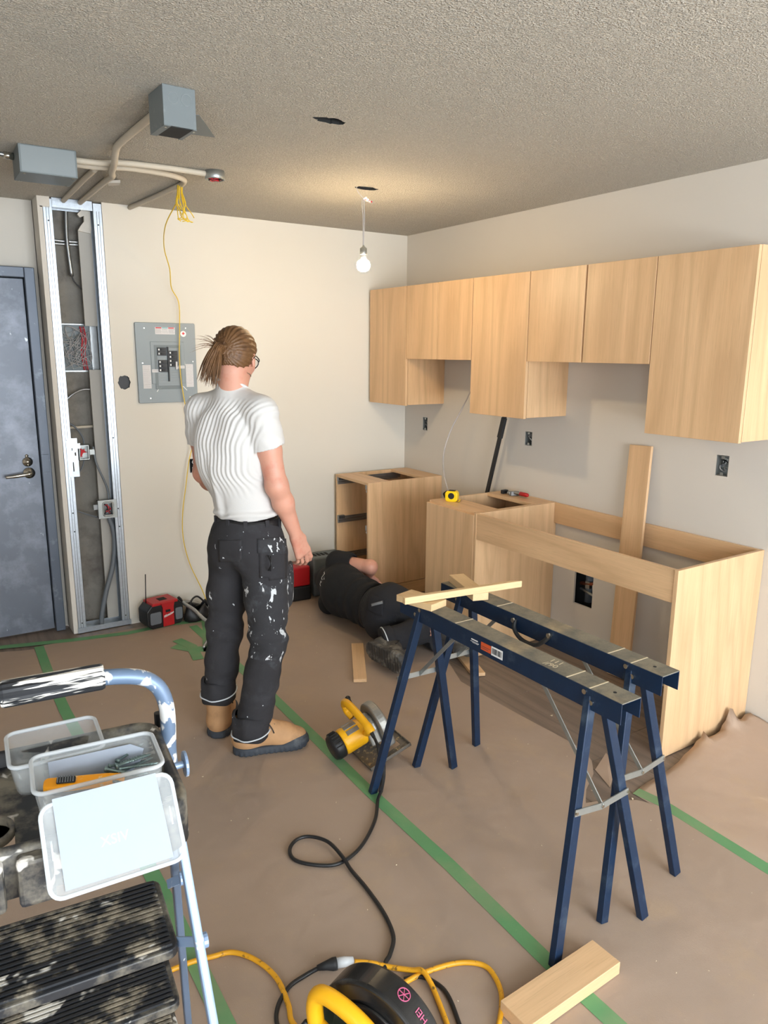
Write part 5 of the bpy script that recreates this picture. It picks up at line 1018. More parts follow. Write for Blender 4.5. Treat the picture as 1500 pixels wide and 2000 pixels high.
def head(s, C, Rm, sc=1.0):
    """C centre of the skull; Rm columns = face forward, left, up"""
    Rm = np.array(Rm); T = lambda x, y, z: np.array(C)+Rm@np.array([x, y, z])*sc
    s.ell(T(-.010, 0, .025), np.array([.096, .076, .088])*sc, Rm, .01); s.ell(T(.028, 0, -.035), np.array([.062, .058, .078])*sc, Rm, .03)
    s.cone(T(.045, 0, -.09), T(.062, 0, -.098), .026*sc, .018*sc, .03)
    s.cone(T(.088, 0, .01), T(.106, 0, -.026), .008*sc, .0125*sc, .012); s.ell(T(.1, 0, -.03), np.array([.012, .017, .010])*sc, Rm, .008)
    for y in (-.031, .031):
        s.ell(T(.094, y, .012), np.array([.012, .017, .011])*sc, Rm, .012, 'cut'); s.ell(T(.082, y, .012), np.array([.0125]*3)*sc, Rm, .003); s.cone(T(.086, y*.5, .028), T(.080, y*1.5, .027), .008*sc, .006*sc, .01)
        s.ell(T(.055, y*1.35, -.02), np.array([.022, .02, .02])*sc, Rm, .02)
        e = T(-.006, y*2.52, -.004); s.ell(e, np.array([.017, .0075, .030])*sc, Rm@np.array(Matrix.Rotation(math.radians(-14), 3, 'Y')), .006); s.ell(T(.0, y*2.72, .0), np.array([.009, .004, .015])*sc, Rm, .004, 'cut'); s.ell(T(-.001, y*2.5, -.026), np.array([.008, .006, .009])*sc, Rm, .005)
    s.cone(T(.092, -.02, -.058), T(.092, .02, -.058), .006*sc, .006*sc, .008); s.cone(T(.090, -.018, -.069), T(.090, .018, -.069), .0068*sc, .0068*sc, .008); s.cone(T(.101, -.022, -.0635), T(.101, .022, -.0635), .002*sc, .002*sc, .003, mode='cut')
    return T

# ================================================== standing worker
TH = math.radians(28); O1 = np.array([-1.985, -1.685, .0034]); ct, st_ = math.cos(TH), math.sin(TH)
def Lc(x, y, z): dx, dy = x-O1[0], y-O1[1]; return np.array([dx*ct+dy*st_, -dx*st_+dy*ct, z-O1[2]])
P1 = thing('person', 'standing person with a ponytail, white t-shirt, splashed dark work trousers and tan boots', 'person', tuple(O1), TH)
pel = Lc(-1.955, -1.69, .93); che = Lc(-2.005, -1.68, 1.25); nb = Lc(-1.995, -1.675, 1.528)
Rs = Lc(-1.938, -1.812, 1.42); Ls = Lc(-2.078, -1.545, 1.415); Re = Lc(-1.897, -1.85, 1.135); Le = Lc(-2.055, -1.475, 1.15)
Rw = Lc(-1.79, -1.80, .905); Lw = Lc(-1.93, -1.33, 1.02)
Rh = Lc(-1.92, -1.765, .90); Lh = Lc(-2.0, -1.61, .90); Rk = Lc(-1.925, -1.80, .50); Lk = Lc(-2.03, -1.58, .50); Ra = Lc(-2.015, -1.795, .09); La = Lc(-2.07, -1.58, .09)
hc = Lc(-1.975, -1.665, 1.622)
h_ang = math.radians(20); ps = math.radians(16)   # head yaw to the left of the body, pitch down
hf = unit([math.cos(ps)*math.cos(h_ang), math.cos(ps)*math.sin(h_ang), -math.sin(ps)]); hl = unit([-math.sin(h_ang), math.cos(h_ang), 0]); hu_ = np.cross(hf, hl); HR = np.stack([hf, hl, hu_], 1)
s = SDF((-.30, -.36, 0), (.36, .42, 1.80), .0042)
T1 = head(s, hc, HR, .97)
s.cone(nb-np.array([.0, 0, .06]), hc+HR@np.array([-.03, 0, -.06]), .060, .056, .03)
F_ = (1, 0, 0)
s.cone(che, nb-np.array([0, 0, .12]), .105, .07, .05, F_, .75); s.cone(pel, che, .105, .11, .05, F_, .7)
for S_, E_2, W_2, sd in ((Rs, Re, Rw, -1), (Ls, Le, Lw, 1)):
    s.cone(nb-np.array([0, 0, .115]), S_, .04, .046, .03); s.cone(S_, S_*.5+E_2*.5, .052, .047, .02); s.cone(S_*.5+E_2*.5, E_2, .047, .041, .02); s.ell(E_2+unit(E_2-W_2)*.004, (.042, .040, .042), None, .02)
    s.cone(E_2, E_2*.68+W_2*.32, .041, .0425, .02); s.cone(E_2*.68+W_2*.32, W_2, .042, .027, .02, (0, 1, 0) if sd < 0 else (0, 1, 0), .88)
fd = unit([.42, -.08, -.9]); nn = unit([-.25, -.95, .0])
hand(s, Rw, fd, nn, (1, 0, .3), [(.15, .5, .35), (.25, .55, .4), (.32, .6, .4), (.4, .62, .4)], .06, (.6, .35, -.7), 1.02)
hand(s, Lw, unit([.7, -.4, -.25]), unit([.2, .4, .8]), (0, -1, .3), [(.4, .6, .4)]*4, .06, (.6, .5, -.5), .98)
for Hh, Kk, Aa in ((Rh, Rk, Ra), (Lh, Lk, La)): s.cone(Hh, Kk, .05, .045, .03); s.cone(Kk, Aa, .045, .035, .02)
body1 = obj('body', s.mesh('body'), 'skin', P1, True)
# t-shirt
def shirt(lo, hi, h, torso, arms, rs=(.062, .066), cutr=.057, frac=.47, cutn=(0, 0, 0)):
    a = SDF(lo, hi, h); torso(a); b = SDF(lo, hi, h)
    for (p0, S_, E_2) in arms:
        dv = unit(E_2-S_); cp = S_+(E_2-S_)*frac; c2 = SDF(lo, hi, h); c2.cone(p0, S_, .060, rs[0], .04); c2.cone(S_, S_+(E_2-S_)*.3, rs[0], rs[0]+.002, .03); c2.cone(S_+(E_2-S_)*.3, S_+(E_2-S_)*.8, rs[0]+.002, rs[1], .02)
        c2.plane(cp, dv+np.array(cutn)); c2.cone(cp-dv*.02, cp+dv*.1, cutr, cutr+.006, .004, mode='cut'); b.D = np.minimum(b.D, c2.D)
    k = .016; hh = np.clip(.5+.5*(a.D-b.D)/k, 0, 1); a.D = a.D*(1-hh)+b.D*hh-k*hh*(1-hh); return a
up = np.array([0, 0, 1.])
def torso1(s):
    s.cone(pel+up*.06, che, .130, .142, .05, F_, .82); s.cone(che, che*.35+nb*.65+np.array([-.01, 0, -.045]), .144, .100, .05, F_, .80); s.cone(nb-up*.11, nb-up*.02, .088, .0655, .03)
    s.ell(che+np.array([-.05, .065, .07]), (.055, .06, .09), None, .05); s.ell(che+np.array([-.05, -.065, .07]), (.055, .06, .09), None, .05); s.ell(pel+np.array([.0, .0, .082]), (.122, .142, .03), None, .02)
s = shirt((-.26, -.32, .90), (.28, .36, 1.56), .0035, torso1, [(nb-up*.060, Rs, Re), (nb-up*.060, Ls, Le)], cutn=(.15, 0, 0))
s.plane(Lc(-1.96, -1.69, 1.008), (.12, .02, -1))
s.plane(nb-up*.014, (.45, 0, 1))
def shirt_d(V):
    x, y, z = V[:, 0], V[:, 1], V[:, 2]; back = np.clip((-x+.05)/.08, 0, 1)
    r = np.hypot(y+.235, (z-1.24)*.62); ph = (r+.004*np.sin(z*31+y*9)+.003*np.sin(z*57))*350
    m1 = np.clip((z-1.08)/.10, 0, 1)*np.clip((1.475-z)/.05, 0, 1)*np.clip((r-.075)/.03, 0, 1)*np.clip(1.25-abs(y+.02)*3.2, .25, 1)
    low = np.sin((y-.30*(1.22-z)*.5)*60+.6+1.2*np.sin(z*6))+.4*np.sin((y-.1*(1.2-z))*130+2*np.sin(z*9)); m3 = np.clip((1.28-z)/.12, 0, 1)*np.clip((z-.985)/.05, 0, 1)*np.clip((y+.04)/.06, 0, 1)
    slv = np.sin((z+.9*abs(y))*130+2*np.sin(x*40))*np.clip((abs(y)-.17)/.03, 0, 1)*.0014
    hem = np.sin(z*190+y*25+2*np.sin(y*22))*np.clip((1.045-z)/.03, 0, 1)
    return back*(np.sin(ph)*m1*.0025+low*m3*.0055)+hem*.003+noise3(V, 45, 3)*.0018+slv
tee = obj('t_shirt', s.mesh('t_shirt', shirt_d), 'tee', P1, True)
bm = B(); c = nb-up*.004
tube(bm, [(c[0]+.0655*math.cos(i*PI/20), c[1]+.0655*math.sin(i*PI/20), c[2]-.0295*math.cos(i*PI/20)-.009) for i in range(40)], .0062, 8, closed=True); obj('collar', bm, 'tee', tee, True)
# trousers
def legs(s, Hh, Kk, Aa, r=(.098, .070, .066, .068), k=.03):
    s.cone(Hh, Hh*.45+Kk*.55, r[0], r[1]+.010, k); s.cone(Hh*.45+Kk*.55, Kk, r[1]+.010, r[1], k); s.cone(Kk, Kk*.5+Aa*.5, r[1], r[2], .02); s.cone(Kk*.5+Aa*.5, Aa, r[2], r[3], .02)
s = SDF((-.30, -.34, .03), (.32, .34, 1.06), .005)
s.cone(pel+up*.01, pel+up*.055, .135, .128, .03, F_, .82); s.ell(pel-up*.03+np.array([-.02, 0, 0]), (.128, .158, .12), None, .03); s.ell(pel+np.array([-.045, -.065, -.075]), (.09, .08, .10), None, .03); s.ell(pel+np.array([-.045, .065, -.075]), (.09, .08, .10), None, .03)
Rc = Ra+up*.015; Lc_ = La+up*.085
legs(s, Rh-up*.06, Rk, Rc, (.100, .075, .070, .070)); legs(s, Lh-up*.06, Lk, Lc_, (.097, .073, .068, .066))
s.planebox(Rc-up*.02, (0, 0, -1), Rc-np.array([.15, .12, .12]), Rc+np.array([.15, .12, .0])); s.planebox(Lc_-up*.0, (0, 0, -1), Lc_-np.array([.15, .10, .14]), Lc_+np.array([.15, .14, .0]))
s.plane(pel+up*.062, (0, 0, 1))
def tr_d(V):
    z = V[:, 2]; f = noise3(V*np.array([1, 1, 2.2]), 26, 5)*.0055+noise3(V*np.array([1, 1, 1.6]), 60, 6)*.0022
    kn = np.exp(-((z-.50)/.09)**2)+.7*np.exp(-((z-.22)/.09)**2)
    return f*(.7+.8*kn)+.004*kn*np.sin(z*85+V[:, 1]*20+2*np.sin(V[:, 0]*25))
tr = obj('trousers', s.mesh('trousers', tr_d), ['trou', 'trou_p'], P1, True)
mi = np.zeros(len(tr.data.polygons), np.int32); cen = np.zeros(len(mi)*3); tr.data.polygons.foreach_get('center', cen); cen = cen.reshape(-1, 3)
mi[(cen[:, 1] < -.03+.02*np.sin(cen[:, 2]*30)) & (cen[:, 2] < .76+.03*np.sin(cen[:, 0]*40)) & (cen[:, 2] > .40+.03*np.sin(cen[:, 0]*50))] = 1; tr.data.polygons.foreach_set('material_index', mi)
bm = B(); n = 40
def ell_ring(c, rx, ry, z, tilt=0): return [(c[0]+rx*math.cos(2*PI*i/n), c[1]+ry*math.sin(2*PI*i/n), z+tilt*math.cos(2*PI*i/n)) for i in range(n)]
V_ = [[bm.verts.new(p) for p in ell_ring(pel, a, b, z)] for a, b, z in ((.112, .134, pel[2]+.020), (.119, .142, pel[2]+.022), (.117, .140, pel[2]+.062), (.110, .132, pel[2]+.064))]
for a, b in zip(V_, V_[1:]+V_[:1]):
    for i in range(n): bm.faces.new((a[i], a[(i+1) % n], b[(i+1) % n], b[i]))
obj('belt', bm, 'belt', P1, True)
for a in (-150, 178, -112, -75, 135, 60):
    bm = B(); c = Vector((pel[0]+.120*math.cos(math.radians(a)), pel[1]+.143*math.sin(math.radians(a)), pel[2]+.036)); bar(bm, c-Vector((0, 0, .032)), c+Vector((0, 0, .032)), .016, .006, (math.cos(math.radians(a)), math.sin(math.radians(a)), 0)); obj('belt_loop', bm, 'trou', tr, bevel=.001)
# pockets: flaps follow the hip surface by ray casting
def onmesh(me_o, p, d, off=.0):
    """point on mesh along ray in local space"""
    ok, loc, no, _ = me_o.ray_cast(Vector(p), Vector(d).normalized()); return (loc+no*off, no) if ok else (None, None)
def patch(me_o, name, m, ctr, ax_u, ax_v, d, poly, th=.004, parent=None, N=9):
    """cloth patch: polygon in (u,v) box coords, dropped on me_o along d"""
    us = [p[0] for p in poly]; vs = [p[1] for p in poly]; bm = B(); V = {}; d = Vector(d).normalized(); ctr = Vector(ctr); U_, W2 = Vector(ax_u), Vector(ax_v)
    def inside(u, v):
        c = False
        for i in range(len(poly)):
            x1, y1 = poly[i]; x2, y2 = poly[i-1]
            if (y1 > v) != (y2 > v) and u < (x2-x1)*(v-y1)/(y2-y1)+x1: c = not c
        return c
    st = max(max(us)-min(us), max(vs)-min(vs))/N; nu = int((max(us)-min(us))/st)+1; nv = int((max(vs)-min(vs))/st)+1
    for i in range(nu+1):
        for j in range(nv+1):
            p = ctr+U_*(min(us)+i*st)+W2*(min(vs)+j*st)-d*.2; loc, no = onmesh(me_o, p, d, th)
            if loc is not None: V[i, j] = bm.verts.new(loc)
    for i in range(nu):
        for j in range(nv):
            if inside(min(us)+(i+.5)*st, min(vs)+(j+.5)*st) and all(k in V for k in ((i, j), (i+1, j), (i+1, j+1), (i, j+1))): bm.faces.new((V[i, j], V[i+1, j], V[i+1, j+1], V[i, j+1]))
    for v in [v for v in bm.verts if not v.link_faces]: bm.verts.remove(v)
    o = obj(name, bm, m, parent or me_o, True); sm = o.modifiers.new('thickness', 'SOLIDIFY'); sm.thickness = .004; sm.offset = 0; return o
bpy.context.view_layer.update()
vdir = Vector((ct*.37+st_*.93, -st_*.37+ct*.93, -.2))   # from the camera side, local
Ux = Vector((vdir.y, -vdir.x, 0)).normalized(); Vz = Vector((0, 0, 1))
patch(tr, 'back_pocket_flap', 'trou_p', Vector(pel)+Ux*.085+Vector((0, 0, -.055)), Ux, Vz, vdir, [(-.055, -.03), (.06, -.04), (.06, .022), (-.055, .028)], .003, None, 12)
patch(tr, 'back_pocket', 'trou', Vector(pel)+Ux*.085+Vector((0, 0, -.13)), Ux, Vz, vdir, [(-.05, -.06), (.055, -.07), (.055, .05), (-.05, .05)], .001, None, 10)
patch(tr, 'back_pocket', 'trou', Vector(pel)-Ux*.075+Vector((0, 0, -.06)), Ux, Vz, vdir, [(-.045, -.06), (.04, -.06), (.045, .03), (-.045, .03)], .001, None, 10)
# hanging holster pocket on the right thigh
s = SDF((-.12, -.40, .60), (.28, .0, 1.0), .006); c = Rh+np.array([.07, -.06, -.19])
s.cone(c+up*.08, c-up*.055, .055, .062, .02, (-.3, 1, 0), .35); s.planebox(c+up*.085, (0, 0, 1), c-np.array([.12, .12, 0]), c+np.array([.12, .12, .16])); obj('holster_pocket', s.mesh('holster_pocket', lambda V: noise3(V, 50, 8)*.003), 'trou_p', tr, True)
bm = B(); cc = pel+np.array([-.02, -.16, -.09])
for i in range(2): tube(bm, smooth_path([tuple(cc+np.array([-.07, -.02+.012*i, .03])), tuple(cc+np.array([-.08, -.03, .0])), tuple(cc+np.array([-.075, -.02+.01*i, -.03]))], 4), .003, 6)
obj('strap', bm, 'belt', tr, True)
# cuffs with piping
def cuff(c, r, z0, z1, par, zt):
    bm = B(); n = 36
    V = [[bm.verts.new((c[0]+rr*math.cos(2*PI*i/n)*(1+.05*math.sin(i)), c[1]+rr*math.sin(2*PI*i/n), z+.005*math.sin(i*.7))) for i in range(n)] for rr, z in ((r-.006, z0), (r+.006, z0), (r+.009, (z0+z1)/2), (r+.007, z1), (r-.006, z1))]
    for a, b in zip(V, V[1:]):
        for i in range(n): bm.faces.new((a[i], a[(i+1) % n], b[(i+1) % n], b[i]))
    o = obj('turned_up_cuff', bm, 'trou', par, True)
    bm = B(); tube(bm, [(c[0]+(r+.0115)*math.cos(2*PI*i/n)*(1+.05*math.sin(i)), c[1]+(r+.0115)*math.sin(2*PI*i/n), zt+.012*math.cos(2*PI*i/n)) for i in range(n)], .003, 6, closed=True); obj('reflective_piping', bm, 'cuff', o, True)
cuff(Rc+np.array([.0, 0, 0]), .069, Rc[2]-.028, Rc[2]+.075, tr, Rc[2]-.002); cuff(Lc_, .066, Lc_[2]-.008, Lc_[2]+.085, tr, Lc_[2]+.028)
# boots
def boot(par, heel, toe, ang, mu='boot', ms='sole', lace=True, flipz=None, hgt=.15):
    """heel, toe: floor points in the parent's frame"""
    heel = np.array(heel, float); toe = np.array(toe, float); L = np.linalg.norm(toe-heel)
    s = SDF((-.03, -.075, -.005), (L+.03, .075, hgt+.04), .0045)
    s.cone((.05, 0, .075), (.055, 0, hgt+.05), .050, .056, .02); s.ell((.055, 0, .055), (.058, .042, .055), None, .02); s.cone((.06, 0, .06), (L-.085, 0, .052), .046, .045, .03, (0, 0, 1), 1.0); s.ell((L-.075, .0, .048), (.078, .050, .040), None, .02); s.cone((.09, 0, .122), (L-.105, 0, .070), .041, .036, .03)
    s.plane((0, 0, .018), (0, 0, -1)); s.plane((0, 0, hgt), (0, 0, 1)); up_ = s.mesh('boot_upper', lambda V: noise3(V, 60, 2)*.0018)
    s = SDF((-.03, -.075, -.005), (L+.03, .075, .12), .0045)
    s.cone((.055, 0, .012), (.058, 0, .03), .058, .056, .01, (0, 1, 0), .84); s.cone((.06, 0, .01), (L-.06, 0, .01), .05, .056, .02); s.ell((L-.065, 0, .02), (.075, .056, .03), None, .02); s.ell((L-.045, 0, .032), (.056, .053, .036), None, .02)
    s.plane((0, 0, 0), (0, 0, -1)); s.D[:] = np.maximum(s.D, -(np.broadcast_to(.034-s.ax[2][None, None, :]+np.clip(s.ax[0]-(L-.10), 0, .06)[:, None, None]*.75, s.D.shape)).astype(np.float32)*1.0)
    so = s.mesh('boot_sole', lambda V: .0012*np.sign(np.sin(V[:, 0]*300))*(V[:, 2] < .02))
    x = unit(toe-heel); zz = np.array(flipz if flipz is not None else (0, 0, 1.)); zz = unit(zz-x*(zz@x)); y = np.cross(zz, x); mm = Matrix(np.stack([x, y, zz], 1).tolist()).to_4x4(); mm.translation = Vector(heel)
    up_.transform(mm); so.transform(mm); b = obj('boot', up_, mu, par, True); obj('sole', so, ms, b, True)
    if lace:
        bm = B()
        for i in range(5):
            x0 = L-.125-.021*i; z0 = .114+.0115*i
            for sgn in (-1, 1): tube(bm, smooth_path([(x0+.006, -.022*sgn, z0-.008), (x0, 0, z0+.004), (x0-.01, .022*sgn, z0+.002)], 4), .0026, 6)
        tube(bm, smooth_path([(L-.205, -.01, .145), (L-.17, -.035, .14), (L-.15, -.045, .115), (L-.14, -.047, .09)], 4), .0025, 6); xf(bm, bm.verts, mm); obj('laces', bm, 'black', b, True)
    return b
rhl = Lc(-2.085, -1.765, .0034); rto = Lc(-1.792, -1.853, .0034); boot(P1, rhl, rto, 0)
lhl = Lc(-2.098, -1.622, .0034); lto = Lc(-1.955, -1.365, .0034); boot(P1, lhl, lto, 0, hgt=.21)
# hair, ponytail
s = SDF(hc-.17, hc+.17, .004); Th = lambda x, y, z: hc+HR@np.array([x, y, z])*.97
s.ell(Th(-.014, 0, .032), np.array([.098, .082, .091]), HR, .01); s.ell(Th(-.045, 0, -.005), np.array([.066, .074, .075]), HR, .02)
s.planebox(Th(.075, 0, .06), HR@unit([.8, 0, -.6]), hc-.17, hc+.17); s.planebox(Th(0, 0, -.075), HR@np.array([.15, 0, -1]), hc-.17, hc+.17); s.ell(Th(.01, 0, -.055), np.array([.10, .068, .065]), HR, .01, 'cut')
s.ell(Th(.02, .08, -.01), np.array([.032, .03, .04]), HR, .008, 'cut'); s.ell(Th(.02, -.08, -.01), np.array([.032, .03, .04]), HR, .008, 'cut'); s.ell(Th(.10, 0, -.02), np.array([.06, .09, .062]), HR, .008, 'cut')
kn = Th(-.108, .012, .0)
def hair_d(V):
    q = (V-kn); q = q@HR; a = np.arctan2(q[:, 1], q[:, 2]); return .0022*np.sin(a*34+3*np.sin(V[:, 2]*20))+.0012*np.sin(a*71)
hm = obj('hair', s.mesh('hair', hair_d), 'hair', P1, True)
bm = B(); r = random.Random(11)
for i in range(150):
    a = r.uniform(0, 6.28); rr = r.uniform(0, .017); fl = r.uniform(-.4, 1.0); ln = r.uniform(.7, 1.06)
    p0 = kn+HR@np.array([.02, rr*math.cos(a), rr*math.sin(a)+.004]); p1 = kn+HR@np.array([-.022-.012*fl, rr*math.cos(a)+.012, .006+rr*math.sin(a)]); 
    p2 = kn+HR@np.array([-.040*ln-.012*fl, .016+.02*fl*ln+rr*math.cos(a)*1.5, -.055*ln]); p3 = kn+HR@np.array([-.040*ln-.02*max(0, fl), .022+.034*fl*ln+rr*math.cos(a)*1.6, -.125*ln-.02*(1-fl)])
    tube(bm, smooth_path([tuple(p) for p in (p0, p1, p2, p3)], 4), [.0032]*6+[.0028, .0024, .0022, .0019, .0014, .001, .0004], 5)
for i in range(16):
    a = r.uniform(0, 1); p0 = kn+HR@np.array([0, .01, .01]); p3 = kn+HR@np.array([-.05-.04*a, .05+.05*r.random(), .05-.09*a]); tube(bm, smooth_path([tuple(p0), tuple(p0*.45+p3*.55+np.array([0, 0, .012])), tuple(p3)], 4), [.0012]*4+[.0008]*3+[.0003]*2, 4)
obj('ponytail', bm, 'hair', P1, True)
bm = B(); k_ = kn+HR@np.array([.0, .004, .004]); tube(bm, [tuple(k_+HR@np.array([-.004, .017*math.cos(i*.5236), .017*math.sin(i*.5236)])) for i in range(12)], .005, 6, closed=True); obj('hair_tie', bm, 'hair', P1, True)
# glasses and necklace
g = thing('glasses', 'clear-lens glasses with thin dark frames worn by the standing person', 'glasses', tuple(O1), TH)
bm = B()
for sg in (-1, 1):
    tube(bm, [tuple(Th(.112-.012*abs(math.cos(a))*(1 if math.cos(a)*sg > 0 else 0)*1.4, sg*.035+.030*math.cos(a), .008+.022*math.sin(a))) for a in [i*PI/10 for i in range(20)]], .0022, 6, closed=True)
    tube(bm, smooth_path([tuple(Th(.098, sg*.066, .014)), tuple(Th(.06, sg*.078, .014)), tuple(Th(.0, sg*.083, .012)), tuple(Th(-.02, sg*.083, -.004))], 4), .0024, 6)
tube(bm, [tuple(Th(.114, -.006, .012)), tuple(Th(.114, .006, .012))], .002, 6); obj('glasses_frame', bm, 'black', g, True)
for sg in (-1, 1):
    bm = B(); bm.faces.new([bm.verts.new(tuple(Th(.112-.012*abs(math.cos(a))*(1 if math.cos(a)*sg > 0 else 0)*1.4, sg*.035+.028*math.cos(a), .008+.021*math.sin(a)))) for a in [i*PI/10 for i in range(20)]]); obj('lens', bm, 'lens', g)
nk = thing('necklace', 'thin silver chain around the neck of the standing person', 'necklace', tuple(O1), TH); bm = B(); c = nb+up*.03+np.array([.004, .0, 0])
for i in range(70): a = 2*PI*i/70; p = c+np.array([.069*math.cos(a), .068*math.sin(a), -.022*math.cos(a)+.012]); box(bm, p-.0016, p+.0016)
obj('chain', bm, 'chrome', nk)
# ================================================== worker lying on the floor
O2 = np.array([-.9, -1.0, 0.0035])
P2 = thing('person', 'person in black t-shirt and trousers lying on one side, reaching into the corner cabinet', 'person', tuple(O2))
W = lambda x, y, z: np.array([x, y, z])-O2
pel = W(-.875, -1.05, .175); che = W(-.90, -.64, .195); nb = W(-.885, -.41, .20); Rs = W(-.875, -.52, .345); Ls = W(-.92, -.50, .075)
Re = W(-.755, -.725, .345); Rw = W(-.67, -.575, .245); Le = W(-.72, -.42, .06); Lw = W(-.655, -.62, .06)
Rh = W(-.865, -1.10, .255); Lh = W(-.875, -1.10, .10); Rk = W(-.70, -1.40, .18); Lk = W(-.70, -1.22, .09); Ra = W(-1.035, -1.30, .105); La = W(-.71, -1.40, .08)
Xb = np.array([1., 0, 0])
hf = unit([.8, -.45, -.15]); hu_ = unit([.35, .9, -.2]); hu_ = unit(hu_-hf*(hu_@hf)); hl = np.cross(hu_, hf); HR2 = np.stack([hf, hl, hu_], 1); hc2 = W(-.80, -.30, .17)
s = SDF((-.30, -.62, 0), (.32, .85, .46), .0045)
head(s, hc2, HR2, .95); s.cone(nb, hc2+HR2@np.array([-.02, 0, -.05]), .062, .055, .03)
s.cone(che, nb, .11, .07, .05, Xb, .7); s.cone(pel, che, .11, .12, .05, Xb, .7)
for S_, E_2, W_2 in ((Rs, Re, Rw), (Ls, Le, Lw)):
    s.cone(nb-np.array([0, .05, 0]), S_, .045, .045, .03); s.cone(S_, E_2, .052, .042, .02); s.ell(E_2, (.042, .042, .042), None, .02); s.cone(E_2, E_2*.65+W_2*.35, .042, .041, .02); s.cone(E_2*.65+W_2*.35, W_2, .041, .027, .02)
hand(s, Rw, unit([.03, -.25, -.95]), unit([-.85, -.4, .1]), (.2, -.9, .1), [(.3, .6, .4), (.45, .6, .4), (.6, .6, .4), (.7, .6, .4)], .08, (.7, .5, -.5), .95)
hand(s, Lw, unit([.0, -.95, -.1]), unit([.2, 0, .9]), (1, 0, 0), [(.4, .6, .4)]*4, .06, (.6, .5, -.3), .92)
for Hh, Kk, Aa in ((Rh, Rk, Ra), (Lh, Lk, La)): s.cone(Hh, Kk, .07, .05, .03); s.cone(Kk, Aa, .048, .035, .02)
s.plane((0, 0, .004), (0, 0, -1))
obj('body', s.mesh('body'), 'skin', P2, True)
def torso2(s):
    s.cone(pel+np.array([0, .03, .005]), che, .140, .155, .05, Xb, .82); s.cone(che, nb-np.array([0, .09, 0]), .158, .120, .05, Xb, .78); s.cone(nb-np.array([0, .06, 0]), nb+np.array([0, .015, 0]), .085, .074, .03)
s = shirt((-.33, -.12, -.005), (.32, .72, .48), .005, torso2, [(nb-np.array([0, .08, 0]), Rs, Re), (nb-np.array([0, .08, 0]), Ls, Le)], (.066, .064), .054, .5)
s.plane(W(-.87, -.975, .18), (.1, -1, 0)); s.plane((0, 0, .001), (0, 0, -1))
def tb_d(V):
    y = V[:, 1]; return np.sin(y*75+V[:, 2]*25+3*np.sin(V[:, 2]*14)+V[:, 0]*20)*.0042*np.clip((.30-y)/.15, 0, 1)+noise3(V, 30, 2)*.003
tb2 = obj('t_shirt', s.mesh('t_shirt', tb_d), 'teeb', P2, True)
s = SDF((-.36, -.62, -.005), (.34, .12, .46), .005)
s.cone(pel+np.array([0, .055, .0]), pel+np.array([0, -.01, 0]), .132, .142, .03, Xb, .84); s.ell(pel+np.array([-.035, -.05, .06]), (.10, .12, .10), None, .03); s.ell(pel+np.array([-.035, -.05, -.05]), (.10, .12, .10), None, .03)
legs(s, Rh, Rk, Ra, (.108, .082, .072, .072)); legs(s, Lh, Lk, La, (.10, .075, .07, .07))
dv = unit(Ra-Rk); s.planebox(Ra, dv, Ra-np.array([.12, .12, .1]), Ra+np.array([.06, .12, .12])); dv = unit(La-Lk); s.planebox(La, dv, La-np.array([.1, .12, .1]), La+np.array([.1, .04, .12]))
s.plane(W(0, -.985, 0), (0, 1, 0)); s.plane((0, 0, .001), (0, 0, -1))
def tr2(V): return noise3(V, 26, 9)*.006+noise3(V, 60, 4)*.0025
tr_2 = obj('trousers', s.mesh('trousers', tr2), 'trou_b', P2, True)
bm = B(); n = 36; V_ = [[bm.verts.new((pel[0]+(.114+o)*math.cos(2*PI*i/n), yy, pel[2]+(.134+o)*math.sin(2*PI*i/n))) for i in range(n)] for o, yy in ((0, pel[1]+.05), (.004, pel[1]+.052), (.004, pel[1]+.082), (0, pel[1]+.084))]
for a, b in zip(V_, V_[1:]+V_[:1]):
    for i in range(n): bm.faces.new((a[i], a[(i+1) % n], b[(i+1) % n], b[i]))
obj('belt', bm, 'belt', P2, True)
bpy.context.view_layer.update()
M['greyp'] = clothm('grey_pocket_patch', (120, 122, 124), var=.25, vs=40)
patch(tr_2, 'back_pocket', 'trou_b', pel+np.array([-.05, -.06, .06]), (0, -1, .0), (0, 0, 1), (1, .6, -.45), [(-.05, -.045), (.06, -.045), (.06, .05), (-.05, .05)], .004, None, 10)
patch(tr_2, 'pocket_trim', 'greyp', pel+np.array([-.05, -.075, .075]), (0, -.8, .45), (0, .45, .8), (1, .6, -.45), [(-.045, -.008), (.05, -.008), (.05, .009), (-.045, .009)], .007, None, 12)
b3 = boot(P2, W(-1.135, -1.285, .088), W(-1.105, -1.575, .085), 0, 'bootg', 'bootg', True, (1, 0, .12), .14)
b4 = boot(P2, W(-.71, -1.345, .06), W(-.68, -1.60, .05), 0, 'bootg', 'bootg', False, (.3, .1, 1), .10)
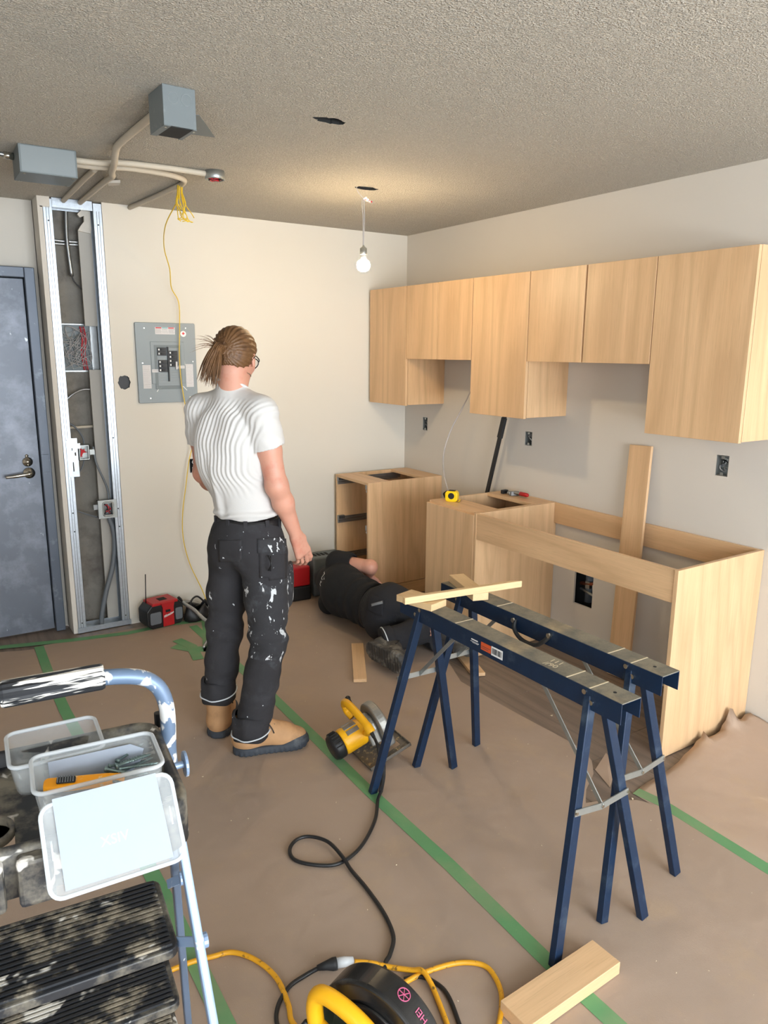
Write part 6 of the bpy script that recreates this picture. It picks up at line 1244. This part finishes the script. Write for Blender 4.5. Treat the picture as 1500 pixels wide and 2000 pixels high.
bm = B(); dv = Vector((Ra-Rk).tolist()).normalized(); m_ = dv.to_track_quat('Z', 'Y').to_matrix().to_4x4(); m_.translation = Vector((Ra+np.array(dv)*-.004).tolist())
V_ = []
for rr, z in ((.066, .004), (.078, .004), (.082, -.03), (.078, -.06), (.066, -.062)): V_.append([bm.verts.new(m_ @ Vector((rr*math.cos(i*PI/18), rr*math.sin(i*PI/18), z))) for i in range(36)])
for a, b in zip(V_, V_[1:]):
    for i in range(36): bm.faces.new((a[i], a[(i+1) % 36], b[(i+1) % 36], b[i]))
cf = obj('trouser_cuff', bm, 'trou_b', tr_2, True)
bm = B(); tube(bm, [m_ @ Vector((.0815*math.cos(i*PI/18), .0815*math.sin(i*PI/18), -.012)) for i in range(36)], .0032, 6, closed=True); obj('reflective_piping', bm, 'cuff', cf, True)
# print on the back of the t-shirt: letters laid onto the cloth
def cloth_text(par, body, size, base, right, upv, d, m):
    mm = frame(base, right, upv); o = text(body, size, 'print', m, par, mm, .0, 'RIGHT'); me = o.data; bm = bmesh.new(); bm.from_mesh(me)
    bmesh.ops.subdivide_edges(bm, edges=bm.edges, cuts=2)
    for v in bm.verts:
        loc, no = onmesh(par, v.co-Vector(d).normalized()*.25, d, .004)
        if loc is not None: v.co = loc
    bm.to_mesh(me); bm.free(); return o
cloth_text(tb2, 'RN', .062, che+np.array([-.15, .08, .11]), (0, 0.0, 1), (0, 1, 0), (1, 0, 0), 'prt_w')
cloth_text(tb2, 'Y', .034, che+np.array([-.15, .03, .095]), (0, 0.0, 1), (0, 1, 0), (1, 0, 0), 'label')
# short dark hair
s = SDF(hc2-.16, hc2+.16, .006); s.ell(hc2+HR2@np.array([-.012, 0, .03]), np.array([.096, .080, .090]), HR2, .01); s.planebox(hc2+HR2@np.array([.06, 0, .05]), HR2@unit([.8, 0, -.6]), hc2-.16, hc2+.16)
s.planebox(hc2+HR2@np.array([0, 0, -.06]), HR2@np.array([0, 0, -1]), hc2-.16, hc2+.16); obj('hair', s.mesh('hair', lambda V: noise3(V, 120, 2)*.002), 'blackr', P2, True)
